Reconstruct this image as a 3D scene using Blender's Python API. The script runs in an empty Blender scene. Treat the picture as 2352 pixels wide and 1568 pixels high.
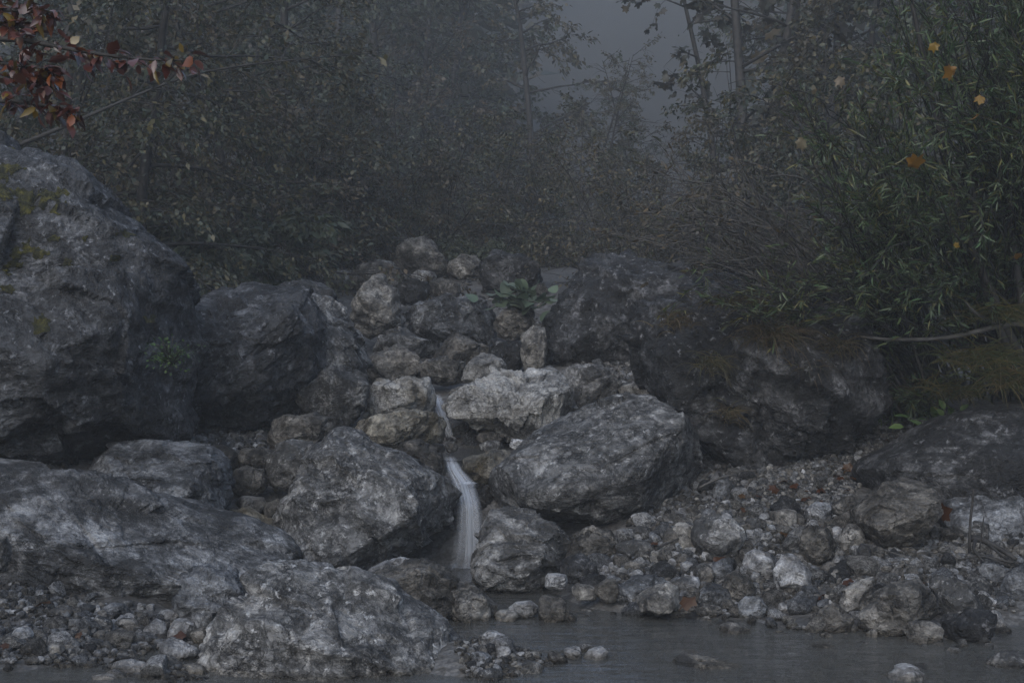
import bpy, bmesh, math, random
import numpy as np
from mathutils import Vector

# ------------------------------------------------------------------ camera, world, sun, exposure
S = bpy.context.scene
COL = S.collection
R = math.radians
F = 3267.0                      # focal length in photo pixels (photo measured 2352 x 1568)
CAMZ = 1.5
cd = bpy.data.cameras.new('camera'); cam = bpy.data.objects.new('camera', cd); COL.objects.link(cam)
cam.location = (0, 0, CAMZ); cam.rotation_euler = (R(90), 0, 0)
cd.sensor_width = 36.0; cd.lens = F / 2352 * 36.0; cd.clip_start = 0.05; cd.clip_end = 1000
S.camera = cam
W = bpy.data.worlds.new('World'); S.world = W; W.use_nodes = True
nt = W.node_tree; nt.nodes.clear()
wo = nt.nodes.new('ShaderNodeOutputWorld'); wb = nt.nodes.new('ShaderNodeBackground'); sky = nt.nodes.new('ShaderNodeTexSky')
sky.sky_type = 'NISHITA'; sky.sun_disc = False
SUN_EL, SUN_ROT = 36, 200
sky.sun_elevation = R(SUN_EL); sky.sun_rotation = R(SUN_ROT)
sky.air_density = 1.0; sky.dust_density = 1.1; sky.ozone_density = 1.0
wb.inputs['Strength'].default_value = 0.15
nt.links.new(sky.outputs[0], wb.inputs[0]); nt.links.new(wb.outputs[0], wo.inputs[0])
sd = bpy.data.lights.new('sun', 'SUN'); sun = bpy.data.objects.new('sun', sd); COL.objects.link(sun)
sd.energy = 1.4; sd.angle = R(60); sd.color = (1.0, 0.98, 0.95)
sun.location = (0, -5, 30)
_az = R(SUN_ROT); _d = Vector((math.sin(_az) * math.cos(R(SUN_EL)), math.cos(_az) * math.cos(R(SUN_EL)), math.sin(R(SUN_EL))))
sun.rotation_euler = (-_d).to_track_quat('-Z', 'Y').to_euler()
S.view_settings.view_transform = 'Standard'; S.view_settings.look = 'None'
S.view_settings.exposure = 0.45; S.view_settings.gamma = 1.0; S.view_settings.use_curve_mapping = False
S.render.engine = 'CYCLES'
S.cycles.use_denoising = True
S.cycles.use_adaptive_sampling = True; S.cycles.adaptive_threshold = 0.006
try: S.cycles.denoiser = 'OPENIMAGEDENOISE'
except Exception: pass
S.cycles.denoising_prefilter = 'NONE'
S.cycles.max_bounces = 6; S.cycles.diffuse_bounces = 3; S.cycles.glossy_bounces = 2
S.cycles.transmission_bounces = 2; S.cycles.volume_bounces = 1; S.cycles.transparent_max_bounces = 12
S.cycles.caustics_reflective = False; S.cycles.caustics_refractive = False
HAZE_DENSITY = 0.0043

# ------------------------------------------------------------------ helpers
rng = np.random.default_rng(7)
rnd = random.Random(7)

def at(px, py, Y):
    """photo pixel and distance -> world point"""
    return np.array([(px - 1176) / F * Y, Y, CAMZ - (py - 784) / F * Y])

_perm = np.random.default_rng(3).permutation(256).astype(np.int32); _perm = np.concatenate([_perm, _perm, _perm])
_g = np.random.default_rng(4).normal(size=(256, 3)); _g /= np.linalg.norm(_g, axis=1)[:, None]
def pn(P):
    """gradient noise, about -0.7..0.7"""
    i = np.floor(P).astype(np.int64); f = P - i; i = (i & 255).astype(np.int32)
    u = f * f * f * (f * (f * 6 - 15) + 10)
    out = np.zeros(len(P))
    for dx in (0, 1):
        for dy in (0, 1):
            for dz in (0, 1):
                h = _perm[_perm[_perm[i[:, 0] + dx] + i[:, 1] + dy] + i[:, 2] + dz]
                d = f - np.array([dx, dy, dz])
                w = (u[:, 0] if dx else 1 - u[:, 0]) * (u[:, 1] if dy else 1 - u[:, 1]) * (u[:, 2] if dz else 1 - u[:, 2])
                out += w * np.einsum('ij,ij->i', _g[h], d)
    return out
def fbm(P, oct=4, rough=.5):
    a = 1.0; s = np.zeros(len(P)); P = P.copy()
    for _ in range(oct):
        s += a * pn(P); P = P * 2.03 + 11.7; a *= rough
    return s

def mesh(name, V, polys, mat, parent=None, smooth=True, uv=None, loc=None):
    """one mesh object. polys: list of int arrays (n,k). V in world coordinates; loc = origin"""
    me = bpy.data.meshes.new(name)
    V = np.asarray(V, float)
    o = bpy.data.objects.new(name, me); COL.objects.link(o)
    if parent is not None:
        o.parent = parent
        off = np.array(parent.location)
    elif loc is not None:
        off = np.asarray(loc, float); o.location = tuple(off)
    else: off = np.zeros(3)
    polys = [np.asarray(p, np.int32) for p in polys if len(p)]
    loops = np.concatenate([p.ravel() for p in polys])
    tot = np.concatenate([np.full(len(p), p.shape[1], np.int32) for p in polys])
    st = np.concatenate([[0], np.cumsum(tot)[:-1]]).astype(np.int32)
    me.vertices.add(len(V)); me.vertices.foreach_set('co', (V - off).astype(np.float32).ravel())
    me.loops.add(len(loops)); me.loops.foreach_set('vertex_index', loops)
    me.polygons.add(len(tot)); me.polygons.foreach_set('loop_start', st)
    if smooth: me.polygons.foreach_set('use_smooth', np.ones(len(tot), bool))
    if uv is not None:
        l = me.uv_layers.new(name='uv'); l.data.foreach_set('uv', np.asarray(uv, np.float32)[loops].ravel())
    me.update(calc_edges=True)
    if mat: me.materials.append(mat)
    return o

def tag(o, label=None, cat=None, group=None, kind=None):
    if label: o['label'] = label
    if cat: o['category'] = cat
    if group: o['group'] = group
    if kind: o['kind'] = kind
    return o
def empty(name, loc):
    o = bpy.data.objects.new(name, None); COL.objects.link(o); o.location = tuple(loc); o.empty_display_size = .1
    return o

class MB:
    def __init__(s): s.v = []; s.p = []; s.n = 0
    def add(s, V, *polys):
        s.v.append(np.asarray(V, float))
        for p in polys: s.p.append(np.asarray(p, np.int64) + s.n)
        s.n += len(V)
    def tube(s, pts, radii, k=5):
        pts = np.asarray(pts, float); n = len(pts); radii = np.broadcast_to(radii, (n,))
        t = np.gradient(pts, axis=0); t /= np.linalg.norm(t, axis=1)[:, None] + 1e-9
        ref = np.array([0, 0, 1.0]) if abs(t[n // 2][2]) < .8 else np.array([1.0, 0, 0])
        a = np.cross(t, ref); a /= np.linalg.norm(a, axis=1)[:, None] + 1e-9
        b = np.cross(t, a)
        th = np.arange(k) * 2 * math.pi / k
        V = pts[:, None] + radii[:, None, None] * (np.cos(th)[None, :, None] * a[:, None] + np.sin(th)[None, :, None] * b[:, None])
        i = np.arange(n - 1)[:, None] * k; j = np.arange(k)[None]; j2 = (j + 1) % k
        q = np.stack([i + j, i + j2, i + k + j2, i + k + j], -1).reshape(-1, 4)
        s.add(V.reshape(-1, 3), q, np.arange(k)[None, ::-1], (np.arange(k) + (n - 1) * k)[None])
    def build(s, name, mat, parent=None, loc=None, smooth=True):
        by = {}
        for p in s.p: by.setdefault(p.shape[1], []).append(p)
        return mesh(name, np.concatenate(s.v), [np.concatenate(x) for x in by.values()], mat, parent, smooth, loc=loc)

def instance_shape(shape, faces, pos, ax, nr, length, width, mb):
    """many copies of one small flat shape. shape (m,3) in (along, across, up); ax = unit axis, nr = unit normal (n,3)"""
    si = np.cross(nr, ax); si /= np.linalg.norm(si, axis=1)[:, None] + 1e-9
    nn = np.cross(ax, si)
    L = np.broadcast_to(length, (len(pos),)); Wd = np.broadcast_to(width, (len(pos),))
    V = pos[:, None] + shape[None, :, :1] * (L[:, None, None] * ax[:, None]) + shape[None, :, 1:2] * (Wd[:, None, None] * si[:, None]) + shape[None, :, 2:3] * (L[:, None, None] * nn[:, None])
    m = len(shape)
    for f in faces:
        f = np.asarray(f)
        mb.p.append((f[None] + (np.arange(len(pos)) * m)[:, None, None]).reshape(-1, f.shape[1]) + mb.n)
    mb.v.append(V.reshape(-1, 3)); mb.n += m * len(pos)

LEAF_DIAMOND = (np.array([[0, 0, 0], [.42, -.5, .05], [1, 0, -.08], [.42, .5, .05]]), [[[0, 1, 2, 3]]])
LEAF_OVATE = (np.array([[0, 0, 0], [.25, -.42, .07], [.6, -.46, .05], [1.05, 0, -.12], [.6, .46, .05], [.25, .42, .07], [.3, 0, 0], [.65, 0, -.02]]),
              [[[0, 1, 6], [0, 6, 5], [2, 3, 7], [7, 3, 4]], [[1, 2, 7, 6], [6, 7, 4, 5]]])
LEAF_WILLOW = (np.array([[0, 0, 0], [.3, -.5, .02], [.65, -.42, -.02], [1, 0, -.12], [.65, .42, -.02], [.3, .5, .02]]), [[[0, 1, 2, 3], [0, 3, 4, 5]]])
def _maple():
    pts = [(0, 0, 0)]
    lob = [(-150, .5), (-128, .46), (-100, .80), (-86, .66), (-70, .62), (-50, 1.0), (-36, .84), (-22, .68), (0, 1.15), (22, .68), (36, .84), (50, 1.0), (70, .62), (86, .66), (100, .80), (128, .46), (150, .5)]
    for a, r in lob: pts.append((.35 + r * .65 * math.cos(R(a)), r * .62 * math.sin(R(a)), .08 * math.sin(3 * R(a)) - .12 * r * r))
    pts.append((.35, 0, 0.03))
    n = len(pts)
    return np.array(pts), [[[i, i + 1, n - 1] for i in range(n - 2)] + [[n - 2, 0, n - 1]]]
LEAF_MAPLE = _maple()
def unit(v): return v / (np.linalg.norm(v, axis=-1, keepdims=True) + 1e-9)

# ------------------------------------------------------------------ materials
def nodes(name):
    m = bpy.data.materials.new(name); m.use_nodes = True; t = m.node_tree; t.nodes.clear()
    out = t.nodes.new('ShaderNodeOutputMaterial')
    def N(ty, **kw):
        n = t.nodes.new(ty)
        for k, v in kw.items():
            if k in n.inputs: n.inputs[k].default_value = v
            else: setattr(n, k, v)
        return n
    return m, t, out, N, t.links.new
def ramp(N, stops):
    r = N('ShaderNodeValToRGB'); e = r.color_ramp.elements
    while len(e) < len(stops): e.new(.5)
    for x, (p, c) in zip(e, stops):
        x.position = p; x.color = (c, c, c, 1) if isinstance(c, (int, float)) else (*c, 1)
    return r
def mixc(N, L, fac, a, b, mode='MIX'):
    m = N('ShaderNodeMix', data_type='RGBA', blend_type=mode)
    for s, v in ((0, fac), (6, a), (7, b)):
        if isinstance(v, (int, float)): m.inputs[s].default_value = v
        elif isinstance(v, tuple): m.inputs[s].default_value = (*v, 1)
        else: L(v, m.inputs[s])
    return m.outputs[2]

def rock_mat(name, light, mid, dark, dark_amt=.5, speck=.35, tilt=(0.4, 0.3, 0), strata=.6, stain=None, rough=.62, pale_patch=0.0, crack=.7, freq=1.0):
    m, t, out, N, L = nodes(name)
    tc = N('ShaderNodeTexCoord'); oi = N('ShaderNodeObjectInfo')
    off = N('ShaderNodeVectorMath', operation='SCALE', Scale=37.0)
    cmb = N('ShaderNodeCombineXYZ'); L(oi.outputs['Random'], cmb.inputs[0]); L(oi.outputs['Random'], cmb.inputs[2]); cmb.inputs[1].default_value = .3
    L(cmb.outputs[0], off.inputs[0])
    co = N('ShaderNodeVectorMath', operation='ADD'); L(tc.outputs['Object'], co.inputs[0]); L(off.outputs[0], co.inputs[1])
    P = co.outputs[0]
    mp = N('ShaderNodeMapping'); mp.inputs['Rotation'].default_value = tilt; mp.inputs['Scale'].default_value = (1, 1, 4.5); L(P, mp.inputs[0])
    big = N('ShaderNodeTexNoise', Scale=1.7 * freq, Detail=9, Roughness=.62, Distortion=.6); L(P, big.inputs[0])
    med = N('ShaderNodeTexNoise', Scale=7.0 * freq, Detail=9, Roughness=.72, Distortion=.3); L(P, med.inputs[0])
    fin = N('ShaderNodeTexNoise', Scale=38.0, Detail=6, Roughness=.7); L(P, fin.inputs[0])
    stra = N('ShaderNodeTexNoise', Scale=4.0 * freq, Detail=9, Roughness=.70, Distortion=.35); L(mp.outputs[0], stra.inputs[0])
    vor = N('ShaderNodeTexVoronoi', feature='F1', Scale=26.0 if speck < .6 else 15.0, Randomness=1.0)
    wp = N('ShaderNodeVectorMath', operation='MULTIPLY_ADD'); L(med.outputs['Color'], wp.inputs[0]); wp.inputs[1].default_value = (.25, .25, .25); L(P, wp.inputs[2]); L(wp.outputs[0], vor.inputs[0])
    # cracks along warped cell borders, facets inside the cells
    m2 = N('ShaderNodeMapping'); m2.inputs['Rotation'].default_value = tilt; m2.inputs['Scale'].default_value = (1, 1, 1.9); L(P, m2.inputs[0])
    w2 = N('ShaderNodeTexNoise', Scale=3.5, Detail=6, Roughness=.6); L(P, w2.inputs[0])
    wq = N('ShaderNodeVectorMath', operation='MULTIPLY_ADD'); L(w2.outputs['Color'], wq.inputs[0]); wq.inputs[1].default_value = (.75, .75, .9); L(m2.outputs[0], wq.inputs[2])
    ve = N('ShaderNodeTexVoronoi', feature='DISTANCE_TO_EDGE', Scale=4.2 * freq); L(wq.outputs[0], ve.inputs[0])
    vf = N('ShaderNodeTexVoronoi', feature='F1', Scale=9.0 * freq); L(wq.outputs[0], vf.inputs[0])
    vg = N('ShaderNodeTexVoronoi', feature='F1', Scale=23.0 * freq); L(wq.outputs[0], vg.inputs[0])
    ca = N('ShaderNodeMath', operation='MULTIPLY'); L(ve.outputs['Distance'], ca.inputs[0]); ca.inputs[1].default_value = 1.0
    gate = ramp(N, [(.50, 0), (.60, 1)]); L(w2.outputs['Fac'], gate.inputs[0])
    cr = ramp(N, [(0, .9), (.025, .45), (.09, 0)]); L(ca.outputs[0], cr.inputs[0])
    crk = N('ShaderNodeMath', operation='MULTIPLY'); L(cr.outputs[0], crk.inputs[0]); L(gate.outputs[0], crk.inputs[1])
    base = ramp(N, [(.28, dark), (.42, mid), (.56, light), (.70, mid)]); L(big.outputs['Fac'], base.inputs[0])
    tone = ramp(N, [(.34, .20), (.47, .75), (.60, 1.6)]); L(med.outputs['Fac'], tone.inputs[0])
    c = mixc(N, L, 1.0, base.outputs[0], tone.outputs[0], 'MULTIPLY')
    stn = ramp(N, [(.3, .55), (.5, 1.0), (.66, 1.35)]); L(stra.outputs['Fac'], stn.inputs[0])
    c = mixc(N, L, strata, c, mixc(N, L, 1.0, c, stn.outputs[0], 'MULTIPLY'))
    # dark lichen and grime patches
    lm = N('ShaderNodeTexNoise', Scale=3.1 * freq, Detail=10, Roughness=.74, Distortion=.5); 
    o2 = N('ShaderNodeVectorMath', operation='ADD'); L(P, o2.inputs[0]); o2.inputs[1].default_value = (9.1, 3.3, 5.7); L(o2.outputs[0], lm.inputs[0])
    lr = ramp(N, [(.585 - .2 * dark_amt, 0), (.66 - .2 * dark_amt, 1)]); L(lm.outputs['Fac'], lr.inputs[0])
    lf = N('ShaderNodeMath', operation='MULTIPLY'); L(lr.outputs[0], lf.inputs[0]); lf.inputs[1].default_value = .82
    c = mixc(N, L, lf.outputs[0], c, tuple(x * .5 for x in dark))
    # crisp dark crust and thin dark and pale veins
    cn = N('ShaderNodeTexNoise', Scale=15.0 * freq, Detail=9, Roughness=.78); L(P, cn.inputs[0])
    c2 = ramp(N, [(.50, 0), (.545, 1)]); L(cn.outputs['Fac'], c2.inputs[0])
    cg = ramp(N, [(.40 + .12 * (1 - dark_amt), 0), (.56 + .1 * (1 - dark_amt), 1)]); L(w2.outputs['Fac'], cg.inputs[0])
    c3 = N('ShaderNodeMath', operation='MULTIPLY'); L(c2.outputs[0], c3.inputs[0]); L(cg.outputs[0], c3.inputs[1])
    c4 = N('ShaderNodeMath', operation='MULTIPLY'); L(c3.outputs[0], c4.inputs[0]); c4.inputs[1].default_value = .62
    c = mixc(N, L, c4.outputs[0], c, tuple(x * .6 for x in dark))
    vn = N('ShaderNodeTexNoise', Scale=4.5 * freq, Detail=5, Roughness=.62); L(m2.outputs[0], vn.inputs[0])
    va = N('ShaderNodeMath', operation='SUBTRACT'); L(vn.outputs['Fac'], va.inputs[0]); va.inputs[1].default_value = .5
    vb = N('ShaderNodeMath', operation='ABSOLUTE'); L(va.outputs[0], vb.inputs[0])
    vr = ramp(N, [(0, .8), (.006, .5), (.016, 0)]); L(vb.outputs[0], vr.inputs[0])
    vgt = ramp(N, [(.50, 0), (.60, 1)]); L(big.outputs['Fac'], vgt.inputs[0])
    vm_ = N('ShaderNodeMath', operation='MULTIPLY'); L(vr.outputs[0], vm_.inputs[0]); L(vgt.outputs[0], vm_.inputs[1])
    c = mixc(N, L, vm_.outputs[0], c, tuple(x * .3 for x in dark))
    # pale crustose lichen flecks
    sp = ramp(N, [(.16, 1), (.30, 0)]); L(vor.outputs['Distance'], sp.inputs[0])
    sg = ramp(N, [(.45, 0), (.54, 1)]); L(med.outputs['Fac'], sg.inputs[0])
    sm = N('ShaderNodeMath', operation='MULTIPLY'); L(sp.outputs[0], sm.inputs[0]); L(sg.outputs[0], sm.inputs[1])
    sm2 = N('ShaderNodeMath', operation='MULTIPLY'); L(sm.outputs[0], sm2.inputs[0]); sm2.inputs[1].default_value = speck
    c = mixc(N, L, sm2.outputs[0], c, tuple(min(.62, x * 2.0) for x in light))
    if pale_patch:
        pr = ramp(N, [(.52, 0), (.58, 1)]); L(lm.outputs['Fac'], pr.inputs[0])
        pf = N('ShaderNodeMath', operation='MULTIPLY'); L(pr.outputs[0], pf.inputs[0]); pf.inputs[1].default_value = pale_patch
        c = mixc(N, L, pf.outputs[0], c, tuple(min(.6, x * 1.7) for x in light))
    if stain:
        sr = ramp(N, [(.50, 0), (.62, 1)]); o3 = N('ShaderNodeVectorMath', operation='ADD'); L(P, o3.inputs[0]); o3.inputs[1].default_value = (2, 8, 1)
        s_n = N('ShaderNodeTexNoise', Scale=1.5, Detail=5, Roughness=.6); L(o3.outputs[0], s_n.inputs[0]); L(s_n.outputs['Fac'], sr.inputs[0])
        sf = N('ShaderNodeMath', operation='MULTIPLY'); L(sr.outputs[0], sf.inputs[0]); sf.inputs[1].default_value = .6
        c = mixc(N, L, sf.outputs[0], c, stain)
    g = ramp(N, [(.32, .62), (.5, 1.0), (.68, 1.4)]); L(fin.outputs['Fac'], g.inputs[0])
    c = mixc(N, L, .85, c, mixc(N, L, 1.0, c, g.outputs[0], 'MULTIPLY'))
    c = mixc(N, L, crk.outputs[0], c, tuple(x * .35 for x in dark))
    hsv = N('ShaderNodeHueSaturation'); L(c, hsv.inputs['Color'])
    vm = N('ShaderNodeMapRange'); L(oi.outputs['Random'], vm.inputs[0]); vm.inputs[3].default_value = .78; vm.inputs[4].default_value = 1.28; L(vm.outputs[0], hsv.inputs['Value'])
    # relief
    h1 = N('ShaderNodeMath', operation='MULTIPLY_ADD'); L(med.outputs['Fac'], h1.inputs[0]); h1.inputs[1].default_value = 1.0
    h0 = N('ShaderNodeMath', operation='MULTIPLY'); L(stra.outputs['Fac'], h0.inputs[0]); h0.inputs[1].default_value = strata * 1.2; L(h0.outputs[0], h1.inputs[2])
    h2 = N('ShaderNodeMath', operation='MULTIPLY_ADD'); L(crk.outputs[0], h2.inputs[0]); h2.inputs[1].default_value = -crack; L(h1.outputs[0], h2.inputs[2])
    h3 = N('ShaderNodeMath', operation='MULTIPLY_ADD'); L(vf.outputs['Distance'], h3.inputs[0]); h3.inputs[1].default_value = -.75; L(h2.outputs[0], h3.inputs[2])
    h4 = N('ShaderNodeMath', operation='MULTIPLY_ADD'); L(vg.outputs['Distance'], h4.inputs[0]); h4.inputs[1].default_value = -.35; L(h3.outputs[0], h4.inputs[2])
    h5 = N('ShaderNodeMath', operation='MULTIPLY_ADD'); L(vm_.outputs[0], h5.inputs[0]); h5.inputs[1].default_value = -.5; L(h4.outputs[0], h5.inputs[2])
    b1 = N('ShaderNodeBump', Strength=.75, Distance=.055); L(h5.outputs[0], b1.inputs['Height'])
    b2 = N('ShaderNodeBump', Strength=.7, Distance=.014); L(fin.outputs['Fac'], b2.inputs['Height']); L(b1.outputs[0], b2.inputs['Normal'])
    ge = N('ShaderNodeNewGeometry'); gs = N('ShaderNodeSeparateXYZ'); L(ge.outputs['Position'], gs.inputs[0])
    wz = N('ShaderNodeMath', operation='MULTIPLY_ADD'); L(w2.outputs['Fac'], wz.inputs[0]); wz.inputs[1].default_value = -.03; L(gs.outputs[2], wz.inputs[2])
    wr = ramp(N, [(0, 1), (.022, 0)]); L(wz.outputs[0], wr.inputs[0])
    wc = mixc(N, L, wr.outputs[0], hsv.outputs[0], mixc(N, L, 1.0, hsv.outputs[0], (.58, .55, .5), 'MULTIPLY'))
    bs = N('ShaderNodeBsdfPrincipled'); L(wc, bs.inputs['Base Color'])
    rr = N('ShaderNodeMapRange'); L(wr.outputs[0], rr.inputs[0]); rr.inputs[3].default_value = rough; rr.inputs[4].default_value = .25; L(rr.outputs[0], bs.inputs['Roughness']); L(b2.outputs[0], bs.inputs['Normal'])
    bs.inputs['Specular IOR Level'].default_value = .35
    L(bs.outputs[0], out.inputs[0])
    return m

def leaf_mat(name, cols, rough=.45, spec=.4, var=.35, transl=.25):
    """leaf colours picked per leaf (per mesh island)"""
    m, t, out, N, L = nodes(name)
    g = N('ShaderNodeNewGeometry'); r = ramp(N, [(i / max(1, len(cols)), c) for i, c in enumerate(cols)])
    r.color_ramp.interpolation = 'CONSTANT'
    L(g.outputs['Random Per Island'], r.inputs[0])
    oi = N('ShaderNodeObjectInfo'); hs = N('ShaderNodeHueSaturation'); L(r.outputs[0], hs.inputs['Color'])
    wn = N('ShaderNodeTexWhiteNoise', noise_dimensions='1D'); L(g.outputs['Random Per Island'], wn.inputs['W'])
    mr = N('ShaderNodeMapRange'); L(wn.outputs['Value'], mr.inputs[0]); mr.inputs[3].default_value = 1 - var; mr.inputs[4].default_value = 1 + var; L(mr.outputs[0], hs.inputs['Value'])
    mh = N('ShaderNodeMapRange'); L(oi.outputs['Random'], mh.inputs[0]); mh.inputs[3].default_value = .485; mh.inputs[4].default_value = .515; L(mh.outputs[0], hs.inputs['Hue'])
    bs = N('ShaderNodeBsdfPrincipled', Roughness=rough); L(hs.outputs[0], bs.inputs['Base Color']); bs.inputs['Specular IOR Level'].default_value = spec
    tr = N('ShaderNodeBsdfTranslucent'); L(hs.outputs[0], tr.inputs['Color'])
    mx = N('ShaderNodeMixShader'); mx.inputs[0].default_value = transl; L(bs.outputs[0], mx.inputs[1]); L(tr.outputs[0], mx.inputs[2])
    L(mx.outputs[0], out.inputs[0])
    return m
def bark_mat(name, a, b):
    m, t, out, N, L = nodes(name)
    tc = N('ShaderNodeTexCoord'); n = N('ShaderNodeTexNoise', Scale=14.0, Detail=6, Roughness=.65); L(tc.outputs['Object'], n.inputs[0])
    r = ramp(N, [(.35, a), (.65, b)]); L(n.outputs['Fac'], r.inputs[0])
    bp = N('ShaderNodeBump', Strength=.6, Distance=.01); L(n.outputs['Fac'], bp.inputs['Height'])
    bs = N('ShaderNodeBsdfPrincipled', Roughness=.75); L(r.outputs[0], bs.inputs['Base Color']); L(bp.outputs[0], bs.inputs['Normal']); L(bs.outputs[0], out.inputs[0])
    return m
def ground_mat():
    m, t, out, N, L = nodes('stony ground')
    tc = N('ShaderNodeTexCoord'); P = tc.outputs['Object']
    v = N('ShaderNodeTexVoronoi', Scale=24.0); L(P, v.inputs[0])
    v2 = N('ShaderNodeTexVoronoi', Scale=24.0, feature='DISTANCE_TO_EDGE'); L(P, v2.inputs[0])
    n = N('ShaderNodeTexNoise', Scale=2.0, Detail=8, Roughness=.65); L(P, n.inputs[0])
    f = N('ShaderNodeTexNoise', Scale=60.0, Detail=4); L(P, f.inputs[0])
    sep = N('ShaderNodeSeparateColor'); L(v.outputs['Color'], sep.inputs[0])
    r = ramp(N, [(0, (.075, .07, .062)), (.5, (.13, .125, .118)), (1, (.24, .24, .24))]); L(sep.outputs[0], r.inputs[0])
    e = ramp(N, [(.3, .5), (.7, 1.3)]); L(f.outputs['Fac'], e.inputs[0])
    c = mixc(N, L, 1.0, mixc(N, L, .45, (.07, .066, .06), r.outputs[0]), e.outputs[0], 'MULTIPLY')
    k = ramp(N, [(.35, .55), (.65, 1.2)]); L(n.outputs['Fac'], k.inputs[0]); c = mixc(N, L, 1.0, c, k.outputs[0], 'MULTIPLY')
    sx = N('ShaderNodeSeparateXYZ'); L(P, sx.inputs[0])
    # beyond the stream bed the ground is forest soil
    far = N('ShaderNodeMapRange'); L(sx.outputs[1], far.inputs[0]); far.inputs[1].default_value = 17; far.inputs[2].default_value = 21
    c = mixc(N, L, far.outputs[0], c, (.028, .026, .02))
    b = N('ShaderNodeBump', Strength=.5, Distance=.02); L(v.outputs['Distance'], b.inputs['Height'])
    b2 = N('ShaderNodeBump', Strength=.5, Distance=.01); L(f.outputs['Fac'], b2.inputs['Height']); L(b.outputs[0], b2.inputs['Normal'])
    bs = N('ShaderNodeBsdfPrincipled', Roughness=.7); L(c, bs.inputs['Base Color']); L(b2.outputs[0], bs.inputs['Normal']); L(bs.outputs[0], out.inputs[0])
    return m
def water_mat():
    m, t, out, N, L = nodes('shallow water')
    tc = N('ShaderNodeTexCoord'); mp = N('ShaderNodeMapping'); mp.inputs['Scale'].default_value = (1.3, 5, 1); L(tc.outputs['Object'], mp.inputs[0])
    n = N('ShaderNodeTexNoise', Scale=2.6, Detail=4, Roughness=.55, Distortion=.6); L(mp.outputs[0], n.inputs[0])
    b = N('ShaderNodeBump', Strength=.4, Distance=.03); L(n.outputs['Fac'], b.inputs['Height'])
    gl = N('ShaderNodeBsdfGlossy', Roughness=.09); gl.inputs['Color'].default_value = (.9, .93, 1, 1); L(b.outputs[0], gl.inputs['Normal'])
    tr = N('ShaderNodeBsdfTransparent'); tr.inputs['Color'].default_value = (.72, .72, .68, 1)
    df = N('ShaderNodeBsdfDiffuse'); df.inputs['Color'].default_value = (.20, .197, .18, 1)
    m0 = N('ShaderNodeMixShader'); m0.inputs[0].default_value = .33; L(tr.outputs[0], m0.inputs[1]); L(df.outputs[0], m0.inputs[2])
    fr = N('ShaderNodeFresnel', IOR=1.33); L(b.outputs[0], fr.inputs['Normal'])
    m1 = N('ShaderNodeMixShader'); L(fr.outputs[0], m1.inputs[0]); L(m0.outputs[0], m1.inputs[1]); L(gl.outputs[0], m1.inputs[2])
    L(m1.outputs[0], out.inputs[0])
    return m
def fall_mat():
    m, t, out, N, L = nodes('falling water')
    uv = N('ShaderNodeUVMap'); mp = N('ShaderNodeMapping'); mp.inputs['Scale'].default_value = (6.5, .5, 1); L(uv.outputs[0], mp.inputs[0])
    n = N('ShaderNodeTexNoise', Scale=1.0, Detail=3, Roughness=.5, Distortion=.2); L(mp.outputs[0], n.inputs[0])
    r = ramp(N, [(.32, .06), (.68, .66)]); L(n.outputs['Fac'], r.inputs[0])
    sx = N('ShaderNodeSeparateXYZ'); L(uv.outputs[0], sx.inputs[0])
    ed = ramp(N, [(0, 0), (.45, 1), (.6, 1), (1, 0)]); L(sx.outputs[0], ed.inputs[0])
    en = ramp(N, [(0, .1), (.12, 1), (.93, 1), (1, .5)]); L(sx.outputs[1], en.inputs[0])
    k = N('ShaderNodeMath', operation='MULTIPLY'); L(r.outputs[0], k.inputs[0]); L(ed.outputs[0], k.inputs[1])
    k2 = N('ShaderNodeMath', operation='MULTIPLY'); L(k.outputs[0], k2.inputs[0]); L(en.outputs[0], k2.inputs[1])
    tr = N('ShaderNodeBsdfTransparent'); df = N('ShaderNodeBsdfDiffuse'); df.inputs['Color'].default_value = (.78, .82, .88, 1)
    tl = N('ShaderNodeBsdfTranslucent'); tl.inputs['Color'].default_value = (.78, .82, .88, 1)
    a = N('ShaderNodeMixShader'); a.inputs[0].default_value = .35; L(df.outputs[0], a.inputs[1]); L(tl.outputs[0], a.inputs[2])
    mx = N('ShaderNodeMixShader'); L(k2.outputs[0], mx.inputs[0]); L(tr.outputs[0], mx.inputs[1]); L(a.outputs[0], mx.inputs[2]); L(mx.outputs[0], out.inputs[0])
    return m
def moss_mat():
    m, t, out, N, L = nodes('moss')
    tc = N('ShaderNodeTexCoord'); n = N('ShaderNodeTexNoise', Scale=20.0, Detail=6, Roughness=.7); L(tc.outputs['Object'], n.inputs[0])
    f = N('ShaderNodeTexNoise', Scale=160.0, Detail=3); L(tc.outputs['Object'], f.inputs[0])
    r = ramp(N, [(.38, (.010, .012, .005)), (.54, (.05, .048, .012)), (.72, (.17, .15, .025))]); L(n.outputs['Fac'], r.inputs[0])
    b = N('ShaderNodeBump', Strength=1.0, Distance=.02); L(f.outputs['Fac'], b.inputs['Height'])
    bs = N('ShaderNodeBsdfPrincipled', Roughness=.95); L(r.outputs[0], bs.inputs['Base Color']); L(b.outputs[0], bs.inputs['Normal']); L(bs.outputs[0], out.inputs[0])
    return m

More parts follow.
